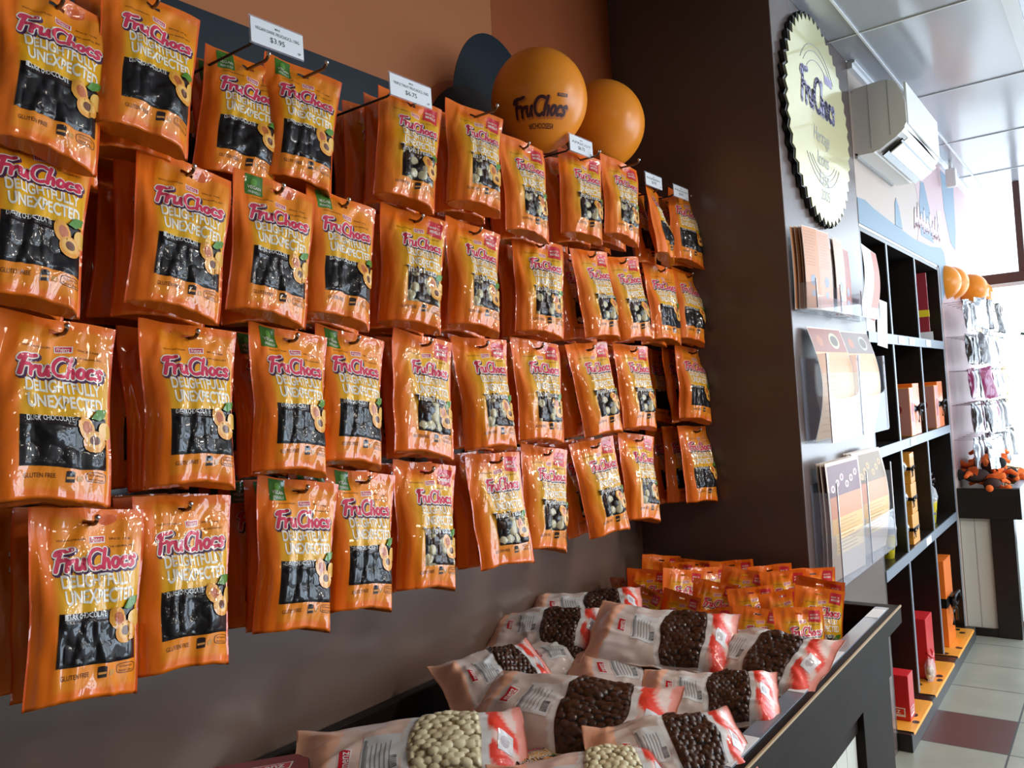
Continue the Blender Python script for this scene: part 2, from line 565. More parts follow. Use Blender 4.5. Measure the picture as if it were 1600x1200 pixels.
# painted mural at the top of the left wall (apricot field, slate hill line, overlapping discs)
struct(wall_shape('wall_mural_field', [(-3, 2.30), (XP, 2.30), (XP, ZC+0.35), (-3, ZC+0.35)], M['orange'], YW, 0.001))
struct(wall_shape('wall_mural_disc', [(2.04, 2.30), (2.045, 2.62), (2.06, ZC+0.35), (XP, ZC+0.35), (XP, 2.30)], M['dorange'], YW, 0.0016))
struct(wall_shape('wall_mural_disc', ell(1.93, 2.36, 0.26, 0.20), M['dorange'], YW, 0.0019))
struct(wall_shape('wall_mural_hill', [(-3, 2.06), (1.86, 2.06), (1.86, 2.36), (1.76, 2.445), (1.6, 2.468), (-3, 2.468)], M['navy'], YW, 0.0022))
struct(wall_shape('wall_mural_blob', ell(2.045, 2.44, 0.215, 0.305, 0, 180)+[(1.83, 2.25), (2.26, 2.25)], M['navy'], YW, 0.0025))
struct(wall_shape('wall_mural_blob', ell(1.93, 2.25, 0.25, 0.30, 0, 180), M['umber'], YW, 0.0028))

# mural above the shelving: pale blue hills, spires and script on cream and pink
Z0 = 2.2925
struct(wall_shape('wall_mural_pink', [(5.05, Z0+0.02), (5.25, 2.55), (5.1, 2.8), (5.2, ZC-0.03), (XW, ZC-0.03), (XW, 1.0), (XE+0.03, 1.0), (XE+0.03, Z0+0.02)], M['pink'], YP, 0.001))
hill = [(XS+0.005, Z0), (XS+0.005, 2.405), (3.95, 2.415), (4.10, 2.40), (4.5, 2.385), (5.0, 2.37), (5.5, 2.385), (5.85, 2.42), (5.95, 2.40), (6.0, 2.30), (5.9, 2.15), (5.73, 2.05), (5.73, Z0)]
struct(wall_shape('wall_mural_hill', hill, M['sky'], YP, 0.002))
struct(wall_shape('wall_mural_spire', [(4.55, 2.385), (4.575, 2.50), (4.61, 2.535), (4.66, 2.50), (4.72, 2.385)], M['sky'], YP, 0.0022))
struct(wall_shape('wall_mural_spire', [(5.22, 2.42), (5.24, 2.62), (5.32, 2.75), (5.42, 2.76), (5.55, 2.62), (5.60, 2.42)], M['sky'], YP, 0.0022))
struct(wall_shape('wall_mural_drop', [(6.05, ZC-0.04), (6.08, 2.7), (6.25, 2.5), (6.42, 2.47), (6.5, 2.6), (6.55, ZC-0.04)], M['sky'], YP, 0.0022))
a = Art()
for i in range(9):
    x = 5.05+0.09*i
    a.stroke([(x, 2.44+0.02*(i % 3)), (x+0.03, 2.54+0.03*(i % 2)), (x+0.05, 2.46), (x+0.09, 2.52)], 0.022, (0.85, 0.45, 0.50), 0.0030)
    a.stroke([(x+0.01, 2.46+0.02*(i % 3)), (x+0.04, 2.56+0.04*(i % 2)), (x+0.06, 2.47)], 0.014, (0.85, 0.80, 0.85), 0.0034)
a.poly([(5.80, 2.50), (5.93, 2.51), (5.93, 2.66), (5.80, 2.65)], (0.82, 0.78, 0.86), 0.0032)
MXW = Matrix(((1, 0, 0, 0), (0, 0, -1, YP), (0, 1, 0, 0), (0, 0, 0, 1)))
tag(flat_art('mural_script', a, MXW), 'faded pink and white painted script on the mural above the black shelves', 'lettering')

# window wall at the far end
struct(box('wall_window', (XW, -4.6, 0), (XW+0.1, YP, 0.35), M['white']))
wf = bmesh.new()
for z0, z1 in ((2.262, 2.338), (0.35, 0.42)):
    add_box(wf, (XW-0.04, -4.6, z0), (XW+0.04, YP-0.001, z1), bev=0.004)
for y in (0.56, -0.6, -1.8, -3.0, -4.2):
    add_box(wf, (XW-0.03, y-0.022, 2.338), (XW+0.03, y+0.022, ZC), bev=0.004)
for y in (-0.6, -3.0):
    add_box(wf, (XW-0.03, y-0.03, 0.42), (XW+0.03, y+0.03, 2.262), bev=0.004)
struct(from_bm('window_1', wf, M['frame']))
struct(box('trim_4', (XW-0.05, -4.6, 2.235), (XW-0.041, YP-0.001, 2.258), M['white']))
pn = bmesh.new()
add_box(pn, (XW+0.045, -4.6, 0.42), (XW+0.05, YP-0.002, ZC))
struct(from_bm('window_pane', pn, M['pane']))

# garland and cable along the window head
bm = bmesh.new()
pts = [(XW-0.12, YP-0.30-0.12*k, 1.83+0.05*math.cos(k*0.9)-0.012*k) for k in range(26)]
add_tube(bm, pts, 0.010, 6)
for k in range(240):
    t = random.random()*24.9; i = int(t); p = Vector(pts[i]).lerp(Vector(pts[i+1]), t-i)
    d = Vector((random.uniform(-1, 1), random.uniform(-1, 1), random.uniform(-1, 1))).normalized()*0.035
    s = d.orthogonal().normalized()*0.005
    bm.faces.new([bm.verts.new(p-s), bm.verts.new(p+s), bm.verts.new(p+d)])
tag(from_bm('garland', bm, M['garland']), 'thin green garland strung across the bright far window', 'garland')
so = empty('power_socket', (6.38, YP, 2.255))
box('socket_plate', (-0.035, -0.012, -0.045), (0.035, 0, 0.045), M['white'], so, 0.003)
bm = bmesh.new(); add_box(bm, (-0.02, -0.045, -0.02), (0.02, -0.012, 0.02), bev=0.004)
from_bm('plug', bm, M['black'], so)
bm = bmesh.new(); add_tube(bm, [(0, -0.045, 0), (0.12, -0.06, 0.015), (0.28, -0.06, -0.03), (0.4, -0.05, -0.12), (0.42, -0.04, -0.28)], 0.006)
from_bm('cable', bm, M['black'], so)
tag(so, 'white wall socket with a black plug and drooping cable by the far window', 'socket')
se = empty('motion_sensor', (6.0, YP-0.07, ZC-0.03))
bm = bmesh.new(); add_box(bm, (-0.03, -0.03, -0.15), (0.03, 0.03, -0.03), bev=0.01); from_bm('sensor_body', bm, M['plastic'], se)
bm = bmesh.new(); add_tube(bm, [(0, 0, 0.03), (0, 0, -0.04)], 0.012); from_bm('bracket', bm, M['plastic'], se)
tag(se, 'small white motion sensor hanging from the ceiling past the air conditioner', 'sensor')

# ------------------------------------------------------------------ air conditioner
ac = empty('air_conditioner', (3.835, YP, 2.59))
L, D = 0.76, 0.215
prof = [(0, 0.295), (-0.14, 0.305), (-0.185, 0.285), (-D, 0.20), (-D, 0.085), (-0.185, 0.055), (-0.09, 0.0), (0, 0.0)]
mxz = Matrix(((0, 0, 1, 0), (1, 0, 0, 0), (0, 1, 0, 0), (0, 0, 0, 1)))
bm = bmesh.new(); add_prism(bm, prof, 0, L, mxz)
bmesh.ops.bevel(bm, geom=[e for e in bm.edges if abs((e.verts[0].co-e.verts[1].co).x) > 0.1], offset=0.012, segments=3, affect='EDGES')
from_bm('casing', bm, M['plastic'], ac)
box('front_panel', (0.012, -D-0.006, 0.095), (L-0.012, -D+0.004, 0.275), M['plastic'], ac, 0.002)
bm = bmesh.new()
mq = Matrix.Translation((0, -0.150, 0.020)) @ Matrix.Rotation(R(-32), 4, 'X')
add_box(bm, (0.035, -0.045, -0.006), (L-0.035, 0.055, 0.002), mq)
from_bm('outlet', bm, M['signblack'], ac)
bm = bmesh.new(); add_box(bm, (0.045, -0.034, -0.016), (L-0.045, 0.026, -0.010), mq, 0.002)
from_bm('louvre', bm, M['plastic'], ac)
bm = bmesh.new(); add_box(bm, (0.05, -0.060, -0.012), (L-0.05, -0.042, -0.007), mq)
from_bm('louvre', bm, M['plastic'], ac)
bm = bmesh.new(); add_box(bm, (-0.0015, -0.150, 0.06), (0.001, -0.147, 0.30)); add_box(bm, (-0.0015, -0.07, 0.02), (0.001, -0.068, 0.30))
from_bm('seam', bm, M['grille'], ac)
bm = bmesh.new(); add_box(bm, (-0.004, -0.012, -0.012), (L*0.9, 0, 0.0)); from_bm('mounting_plate', bm, M['grille'], ac)
tag(ac, 'white wall-mounted split air conditioner above the black shelves', 'air conditioner')

# ------------------------------------------------------------------ round gold seal on the pillar
seal = empty('seal_sign', (3.235, YP-0.004, 2.595))
RS = 0.40


def burst(n, r0, r1):
    return [((r1 if k % 2 else r0)*math.cos(k*PI/n), (r1 if k % 2 else r0)*math.sin(k*PI/n)) for k in range(2*n)]


MXF = Matrix(((1, 0, 0, 0), (0, 0, -1, 0), (0, 1, 0, 0), (0, 0, 0, 1)))
bm = bmesh.new(); add_prism(bm, burst(46, RS+0.006, RS-0.020), 0.0, 0.016, MXF)
from_bm('backing', bm, M['signblack'], seal)
bm = bmesh.new(); add_prism(bm, burst(46, RS, RS-0.026), 0.0165, 0.0195, MXF @ Matrix.Translation((0.010, 0, 0)))
from_bm('gold_disc', bm, M['gold'], seal)
bm = bmesh.new()
for rr, a0, a1 in ((0.27, 40, 140), (0.245, 45, 135), (0.27, 220, 320), (0.245, 225, 315), (0.225, 230, 310), (0.21, 50, 130)):
    pts = arc(0.01, 0.02, rr, rr, a0, a1, 24)
    add_tube(bm, [(x, -0.0200, z) for x, z in pts], 0.0012, 4)
from_bm('engraved_ring', bm, M['liltrim'], seal)
a = Art()
LIL, SLT, LLT = (0.46, 0.42, 0.66), (0.30, 0.32, 0.48), (0.62, 0.55, 0.74)
logo(a, -0.215, 0.035, 0.42, 0.130, [(SLT, 0.07, 0.05, -0.03), (LIL, 0.0, 0, 0)], wd=0.115, step=0.0009, base=0.0205)
a.poly([(0.10, 0.175), (0.20, 0.175), (0.20, 0.21), (0.10, 0.21)], LIL, 0.0206)
a.text('menz', 0.115, 0.182, 0.07, 0.020, LLT, 0.0212)
for s, x, y, w_, h_ in (('Heritage', -0.10, -0.105, 0.20, 0.075), ('Icons', -0.07, -0.175, 0.14, 0.055), ('List', -0.06, -0.245, 0.12, 0.055), ('2005', -0.055, -0.305, 0.11, 0.040)):
    a.text(s, x, y, w_, h_, (0.30, 0.33, 0.36), 0.0206, shear=0.25, bold=-0.012)
flat_art('lettering', a, MXF, parent=seal)
tag(seal, 'round pale gold sign with a saw-toothed black edge on the brown pillar', 'sign')

# ------------------------------------------------------------------ brochure holders on the pillar


def leaflet(name, w_, h_, art_fn, curve=0.0, th=0.0012, m=PAINT, lean=0.0, base=(0.75, 0.70, 0.62)):
    """sheet standing in the x-z plane facing -y, bent outwards towards the top"""
    nz = 14
    art = Art()
    art.poly([(-w_/2, 0), (w_/2, 0), (w_/2, h_), (-w_/2, h_)], base, 0.0)
    art_fn(art)
    vs, fs, cs = art.data((), [h_*k/nz for k in range(1, nz)])
    front = []
    def bend(x, y, l):
        t = y/h_
        return (x, -(curve*math.sin(t*PI) + lean*t) - l, y)
    me = bpy.data.meshes.new(name)
    V = [bend(*v) for v in vs]; Fc = list(fs); Cc = list(cs)
    b0 = len(V)
    for k in range(nz+1):
        for x in (-w_/2, w_/2):
            p = bend(x, h_*k/nz, -th); V.append(p)
    for k in range(nz):
        i = b0+2*k; Fc.append((i, i+1, i+3, i+2)); Cc.append((0.8, 0.78, 0.74, 1))
    for k in range(nz+1):
        for x in (-w_/2, w_/2):
            V.append(bend(x, h_*k/nz, 0))
    b1 = b0+2*(nz+1)
    for k in range(nz):
        for s in (0, 1):
            Fc.append((b0+2*k+s, b0+2*k+2+s, b1+2*k+2+s, b1+2*k+s)); Cc.append((0.8, 0.78, 0.74, 1))
    me.from_pydata(V, [], Fc)
    at_ = me.color_attributes.new('print', 'FLOAT_COLOR', 'CORNER'); k = 0
    for f, c in zip(Fc, Cc):
        for _ in f: at_.data[k].color = c; k += 1
    return link(name, me, m)


def lines(art, x0, x1, y0, y1, n, col, lay=0.0006):
    rr = random.Random(n)
    for k in range(n):
        y = y0+(y1-y0)*k/(n-1); xe = x0+(x1-x0)*rr.uniform(0.7, 1.0)
        art.poly([(x0, y), (xe, y), (xe, y+0.0035), (x0, y+0.0035)], col, lay)


def art_choc(photo):
    def fn(a):
        a.poly([(-0.047, 0.145), (0.047, 0.145), (0.047, 0.204), (-0.047, 0.204)], photo, 0.0004)
        rr = random.Random(photo[0])
        for k in range(16):
            c = random.Random(k).choice([(0.75, 0.62, 0.45), (0.30, 0.12, 0.05), (0.55, 0.30, 0.12), (0.80, 0.75, 0.65)])
            a.disc(rr.uniform(-0.038, 0.038), rr.uniform(0.150, 0.197), rr.uniform(0.004, 0.011), rr.uniform(0.004, 0.009), c, 0.0006)
        a.poly([(-0.047, 0.100), (0.047, 0.100), (0.047, 0.145), (-0.047, 0.145)], (0.80, 0.30, 0.09), 0.0004)
        lines(a, -0.040, 0.035, 0.108, 0.135, 5, (0.9, 0.6, 0.35))
        a.poly([(-0.038, 0.045), (0.038, 0.045), (0.038, 0.100), (-0.038, 0.100)], (0.86, 0.60, 0.30), 0.0004)
        lines(a, -0.032, 0.032, 0.052, 0.094, 8, (0.45, 0.25, 0.12))
    return fn


def art_plain(col, ink):
    def fn(a):
        a.poly([(-0.047, 0.004), (0.047, 0.004), (0.047, 0.204), (-0.047, 0.204)], col, 0.0004)
        lines(a, -0.038, 0.034, 0.110, 0.190, 11, tuple(c*0.75 for c in col))
        for i in range(3):
            a.disc(0.0, 0.035+0.022*i, 0.013, 0.008, ink, 0.0006)
    return fn


def plate(bm, pts, z0, z1, mx): add_prism(bm, pts, z0, z1, mx)


def holder(name, x0, x1, z0, zb, zf, depth, label, pockets=2, notch=True, slope=0.0):
    """clear pocket holder: back plate, base, ends, divider and a cut-out front; x0..x1, back to zb, front to zf"""
    t = empty(name, (x0, YP-0.001, z0))
    W_ = x1-x0; H_ = zb-z0; Hf = zf-z0; th = 0.003
    bm = bmesh.new()
    add_box(bm, (0, -th, 0), (W_, 0, H_)); from_bm('back_plate', bm, M['acrylic'], t)
    box('base_plate', (0, -depth, 0), (W_, -th, th), M['acrylic'], t)
    pw = W_/pockets
    for k in range(pockets+1):
        x = min(W_-th, k*pw)
        bm = bmesh.new()
        add_box(bm, (x, -depth, th), (x+th, -th, Hf*(1.0 if notch else 0.9)))
        from_bm('divider' if 0 < k < pockets else 'end_plate', bm, M['acrylic'], t)
        bm = bmesh.new(); add_box(bm, (x, -depth-0.004, th), (x+th*1.5, -depth, Hf)); from_bm('edge', bm, M['acredge'], t)
    for k in range(pockets):
        a0, a1 = k*pw+th, (k+1)*pw
        bm = bmesh.new()
        if notch:
            b = 0.022
            P = [(a0, 0), (a1, 0), (a1, Hf), (a1-b, Hf), (a1-b, Hf*0.62)]
            P += [((a0+a1)/2 + ((a1-a0)/2-b)*math.cos(R(q)), Hf*0.55-Hf*0.07*math.sin(R(q))) for q in range(0, 181, 20)]
            P += [(a0+b, Hf*0.62), (a0+b, Hf), (a0, Hf)]
        else:
            P = [(a0, 0), (a1, 0), (a1, Hf*0.45), (a0, Hf*0.45)]
        mxp = Matrix.Translation((0, -depth, 0)) @ MXF
        add_prism(bm, P, 0, th, mxp)
        bmesh.ops.triangulate(bm, faces=[f for f in bm.faces if len(f.verts) > 4])
        from_bm('front_plate', bm, M['acrylic'], t)
    tag(t, label, 'brochure holder')
    return t


h1 = holder('brochure_holder', 2.84, 3.72, 1.852, 1.95, 1.955, 0.075, 'top clear holder on the pillar, packed with narrow orange leaflets', 3, False)
h2 = holder('brochure_holder', 2.86, 3.68, 1.395, 1.690, 1.700, 0.085, 'middle clear holder on the pillar with two bowed fronts cut out', 2, True)
h3 = holder('brochure_holder', 2.87, 3.66, 0.915, 1.255, 1.262, 0.085, 'bottom clear holder on the pillar with two picture leaflets', 2, False)


def put(o, loc, rz=0.0, rx=0.0, s=(1, 1, 1), label=None, group=None, ry=0.0):
    o.location = loc; o.rotation_euler = (rx, ry, rz); o.scale = s
    tag(o, label, 'leaflet', group)
    return o


# top holder: narrow leaflets
LF = [(2.90, 0.050, 1.0, (0.62, 0.27, 0.12), 'orange tri-fold leaflet in the top holder, nearest its dark end'),
      (3.03, 0.058, 1.0, (0.74, 0.34, 0.22), 'peach leaflet with a column of blue emblems in the top holder'),
      (3.20, 0.062, 0.97, (0.74, 0.40, 0.28), 'pale peach leaflet beside the column of blue emblems in the top holder'),
      (3.38, 0.040, 0.93, (0.36, 0.05, 0.02), 'dark red leaflet stack behind the curling white sheet'),
      ]
for i, (x, y, hs, col, lab) in enumerate(LF):
    o = leaflet('leaflet', 0.125, 0.285, (lambda cc: (lambda a: (a.poly([(-0.060, 0.003), (0.060, 0.003), (0.060, 0.282), (-0.060, 0.282)], cc, 0.0004),
                lines(a, -0.05, 0.045, 0.15, 0.265, 12, tuple(c*0.78 for c in cc)),
                a.disc(0, 0.10, 0.022, 0.020, (0.25, 0.30, 0.40), 0.0007), a.disc(0, 0.055, 0.018, 0.012, (0.30, 0.35, 0.45), 0.0007))))(col), 0.004)
    put(o, (x, YP-y, 1.856), R(-6+3*i), s=(1, 1, hs), label=lab)
    for k in range(3 if i in (0, 3) else 1):      # more copies tight behind the first
        o2 = o.copy(); C.objects.link(o2)
        o2.location = (x-0.012*k+0.01, YP-y+0.009*(k+1), 1.856); o2.rotation_euler = (0, 0, R(-8+3*i-3*k))
        o2['label'] = lab.split(' in the')[0].split(' behind the')[0] + ', copy %s behind the front one' % ('one', 'two', 'three')[k]
        o2['group'] = 'leaflets in the top holder'
o = leaflet('leaflet', 0.16, 0.30, lambda a: (a.poly([(0.01, 0.003), (0.078, 0.003), (0.078, 0.297), (0.02, 0.297)], (0.60, 0.22, 0.16), 0.0004),
            a.poly([(-0.078, 0.003), (0.01, 0.003), (0.02, 0.297), (-0.078, 0.297)], (0.80, 0.84, 0.90), 0.0004)), 0.02)
put(o, (3.60, YP-0.055, 1.858), R(-8), ry=R(12), label='white and salmon sheet curling out of the top holder')
o = leaflet('leaflet', 0.10, 0.20, lambda a: a.poly([(-0.048, 0.003), (0.048, 0.003), (0.048, 0.197), (-0.048, 0.197)], (0.80, 0.84, 0.88), 0.0004), 0.0)
put(o, (3.74, YP-0.075, 1.74), R(-10), ry=R(8), label='plain white slip hanging off the end of the top holder')
# middle holder: tall bowed leaflets
for i, (x, ph, lab) in enumerate(((3.07, (0.30, 0.08, 0.04), 'bowed tan leaflet with a green and brown photo top, middle holder'),
                                  (3.48, (0.20, 0.13, 0.11), 'bowed tan leaflet with a grey photo top, middle holder'))):
    o = leaflet('leaflet', 0.34, 0.40, (lambda p, q: (lambda a: (
        a.poly([(-0.165, 0.31), (0.165, 0.31), (0.165, 0.395), (-0.165, 0.395)], p, 0.0004),
        a.disc(0.06, 0.352, 0.05, 0.030, (0.55, 0.60, 0.35) if not q else (0.4, 0.4, 0.4), 0.0006), a.disc(0.06, 0.352, 0.038, 0.020, (0.10, 0.06, 0.03), 0.0008),
        a.disc(-0.09, 0.35, 0.03, 0.02, (0.45, 0.15, 0.06), 0.0006),
        a.poly([(-0.165, 0.235), (0.165, 0.235), (0.165, 0.31), (-0.165, 0.31)], (0.72, 0.34, 0.14), 0.0004),
        a.poly([(-0.165, 0.005), (0.165, 0.005), (0.165, 0.235), (-0.165, 0.235)], (0.70, 0.47, 0.28), 0.0004),
        lines(a, -0.14, -0.02, 0.03, 0.22, 9, (0.55, 0.33, 0.2)))))(ph, i), 0.040, lean=-0.005)
    put(o, (x, YP-0.030, 1.400), R(-3), label=lab)
# bottom holder
for i, (x, ph, lab) in enumerate(((3.06, (0.14, 0.03, 0.05), 'tall leaflet with a maroon flower photo top, bottom holder'),
                                  (3.47, (0.20, 0.11, 0.03), 'tall leaflet with a photo of golden chocolates, bottom holder'))):
    o = leaflet('leaflet', 0.34, 0.405, (lambda p, q: (lambda a: (
        a.poly([(-0.155, 0.285), (0.155, 0.285), (0.155, 0.392), (-0.155, 0.392)], p, 0.0004),
        [a.disc(-0.12+0.047*k, 0.312+0.045*((k*0.37) % 1), 0.018, 0.013, (0.70, 0.60, 0.52) if not q else (0.50, 0.32, 0.10), 0.0006) for k in range(6)],
        [a.disc(-0.12+0.047*k, 0.312+0.045*((k*0.37) % 1), 0.010, 0.007, (0.25, 0.08, 0.14) if not q else (0.30, 0.16, 0.04), 0.0008) for k in range(6)],
        a.poly([(-0.155, 0.21), (0.155, 0.21), (0.155, 0.285), (-0.155, 0.285)], (0.70, 0.22, 0.07), 0.0004),
        a.poly([(-0.155, 0.155), (0.155, 0.155), (0.155, 0.21), (-0.155, 0.21)], (0.78, 0.42, 0.12), 0.0004),
        a.poly([(-0.125, 0.085), (0.155, 0.085), (0.155, 0.155), (-0.125, 0.155)], (0.82, 0.62, 0.34), 0.0004),
        lines(a, -0.11, 0.13, 0.095, 0.195, 9, (0.50, 0.28, 0.10)))))(ph, i), 0.028 if i else 0.006, base=(0.56, 0.45, 0.36))
    put(o, (x, YP-0.060+0.02*i, 0.92), R(-4), label=lab)
    for k in range(2):
        o2 = o.copy(); C.objects.link(o2); o2.location = (x-0.006, YP-0.045+0.02*i+0.012*k, 0.92)
        o2['label'] = lab.replace('tall leaflet', ('second', 'third')[k]+' copy of the leaflet'); o2['group'] = 'leaflets in the bottom holder'

# ------------------------------------------------------------------ black cube shelving set into the wall
sh = empty('shelf_unit', (XS, YP, 0))
H, Dp = 2.29, 0.36
W_ = XE-XS
MB = M['black']
box('side_panel', (0.001, 0.001, 0), (0.022, Dp, H), MB, sh)
box('side_panel', (W_-0.03, 0.001, 0), (W_, Dp, H), MB, sh)
box('top_panel', (0.022, 0.001, H-0.03), (W_-0.03, Dp, H), MB, sh)
box('back_panel', (0.022, Dp-0.01, 0.02), (W_-0.03, Dp, H-0.03), MB, sh)
DIV = (4.305-XS, 4.965-XS)
for x in DIV:
    o = box('divider', (x-0.014, 0.004, 0.10), (x+0.014, Dp-0.01, H-0.03), MB, sh)
    box('edge_strip', (x-0.014, -0.001, 0.10), (x+0.014, 0.0035, H-0.03), M['edge'], o)
for z0, z1 in ((1.770, 1.818), (1.258, 1.304), (0.722, 0.770)):
    o = box('shelf', (0.022, 0.004, z1-0.03), (W_-0.03, Dp-0.01, z1), MB, sh)
    box('edge_strip', (0.022, -0.003, z0), (W_-0.03, 0.0035, z1), M['edge'], o)
box('edge_strip', (W_-0.03, -0.001, 0), (W_, 0.0005, H), M['edge'], sh)
o = box('plinth', (0.022, -0.055, 0.0), (W_-0.03, Dp-0.01, 0.075), MB, sh, 0.003)
box('edge_strip', (0.022, -0.0565, 0.002), (W_-0.03, -0.0552, 0.073), M['dgrey'], o)
box('edge_strip', (0.001, -0.001, H-0.012), (W_, 0.0005, H), M['card'], sh)
rr = random.Random(3)
for z, xs in ((1.794, (0.60, 0.85, 1.30)), (1.281, (0.70,)), (0.746, (0.9,))):
    for x in xs: box('price_ticket', (x, -0.0055, z-0.018), (x+0.13, -0.003, z+0.018), M['card'], sh)
tag(sh, 'black cube shelving set into the wall past the brown pillar', 'shelving')


def ribbon_bow(parent, face_x, y, z, s=1.0, m='ribbon'):
    bm = bmesh.new()
    for sg in (-1, 1):
        pts = [(0, 0, 0), (sg*0.03*s, -0.02*s, 0.022*s), (sg*0.055*s, -0.018*s, 0.0), (sg*0.03*s, -0.012*s, -0.018*s), (0, 0, 0)]
        add_tube(bm, [(face_x+p[0], y+p[1]-0.004, z+p[2]) for p in pts], 0.006*s, 6)
        pts = [(0, -0.004, 0), (sg*0.02*s, -0.014*s, -0.03*s), (sg*0.035*s, -0.012*s, -0.07*s)]
        add_tube(bm, [(face_x+p[0], y+p[1], z+p[2]) for p in pts], 0.004*s, 6)
    return from_bm('bow', bm, M[m], parent, True)


def gift_box(loc, sx, sy, sz, m, label, ribbon=True, rz=0.0, group=None, label_panel=None, vert=True, boxname='gift_box'):
    t = empty(boxname, loc, (0, 0, rz))
    box('carton', (-sx/2, -sy/2, 0), (sx/2, sy/2, sz), M[m], t, 0.003)
    if ribbon:
        bm = bmesh.new(); e = 0.0015
        z = sz*0.45
        add_box(bm, (-sx/2-e, -sy/2-e, z), (sx/2+e, sy/2+e, z+sz*0.11))
        from_bm('ribbon', bm, M['ribbon'], t)
        ribbon_bow(t, 0 if vert else -sx/2, -sy/2, z+sz*0.06, sz/0.26)
    if label_panel:
        a = Art(); label_panel(a, sx, sz)
        flat_art('printed_panel', a, Matrix.Translation((0, -sy/2-0.0005, 0)) @ MXF, parent=t)
        a = Art(); label_panel(a, sy, sz)
        flat_art('printed_panel', a, Matrix.Translation((-sx/2-0.0005, 0, 0)) @ Matrix(((0, 0, -1, 0), (-1, 0, 0, 0), (0, 1, 0, 0), (0, 0, 0, 1))), parent=t)
    tag(t, label, 'box', group)
    return t


def p_red(a, w_, h_):
    a.poly([(-w_/2+0.01, h_*0.08), (w_/2-0.02, h_*0.08), (w_/2-0.02, h_*0.28), (-w_/2+0.01, h_*0.28)], (0.8, 0.8, 0.8), 0.0004)
    a.poly([(-w_/2+0.015, h_*0.13), (w_/2-0.025, h_*0.13), (w_/2-0.025, h_*0.26), (-w_/2+0.015, h_*0.26)], (0.62, 0.02, 0.02), 0.0006)
    a.text('menz', -w_/2+0.02, h_*0.15, w_*0.6, h_*0.08, (0.85, 0.85, 0.85), 0.0010)


def p_heart(a, w_, h_):
    a.poly([(-w_/2+0.002, 0.005), (w_/2-0.002, 0.005), (w_/2-0.002, h_-0.005), (-w_/2+0.002, h_-0.005)], (0.58, 0.25, 0.20), 0.0003)
    a.disc(0, h_*0.55, w_*0.3, h_*0.14, (0.30, 0.02, 0.02), 0.0005)
    a.disc(0, h_*0.58, w_*0.2, h_*0.08, (0.50, 0.06, 0.05), 0.0007)
    a.poly([(-w_*0.2, h_*0.30), (w_*0.2, h_*0.30), (w_*0.2, h_*0.42), (-w_*0.2, h_*0.42)], (0.5, 0.05, 0.06), 0.0005)


gift_box((4.80, YP+0.105, 1.3045), 0.16, 0.19, 0.27, 'obox', 'orange and pink gift box in the cube below the empty middle cube', True, label_panel=None)
t = gift_box((4.65, YP+0.10, 1.3045), 0.10, 0.19, 0.25, 'amber', 'flat pink printed carton leaning on the orange gift box', False, label_panel=p_heart, boxname='carton_box')
gift_box((5.50, YP+0.105, 1.3045), 0.16, 0.19, 0.27, 'obox', 'orange gift box in the far cube beneath the maroon folder', True)
gift_box((5.34, YP+0.10, 1.3045), 0.11, 0.19, 0.25, 'amber', 'flat pink printed carton leaning on the far orange gift box', False, label_panel=p_heart, boxname='carton_box')
t = gift_box((5.36, YP+0.135, 1.8185), 0.05, 0.24, 0.40, 'maroon', 'tall maroon box with a yellow band in the top far cube', False, R(8), boxname='carton_box')
box('yellow_band', (-0.027, -0.122, 0.14), (0.0265, 0.05, 0.18), M['yellow'], t)
box('price_card', (-0.034, -0.135, 0.0), (-0.029, -0.06, 0.05), M['card'], t)
t = empty('tin_box', (3.95, YP+0.05, 1.8185))
box('tin', (-0.09, -0.035, 0), (0.09, 0.035, 0.062), M['silver'], t, 0.004)
tag(t, 'small dull silver tin at the front of the top near cube', 'box')
for k in range(3):
    t = gift_box((4.56+0.004*k, YP+0.09, 0.7705+0.1515*k), 0.15, 0.16, 0.150, 'amber', 'small amber box with black ribbon, %s of the stack of three' % ('lowest', 'middle one', 'topmost')[k], True,
                 R(2*k), 'small amber ribboned boxes', vert=False)
    bm = bmesh.new(); add_lathe(bm, [(0, 0), (0.032, 0), (0.034, 0.004), (0.02, 0.007), (0, 0.006)], 18, Matrix.Translation((-0.075, 0.0-0.03, 0.085)) @ Matrix.Rotation(R(-90), 4, 'Y'))
    from_bm('medallion', bm, M['silver'], t)


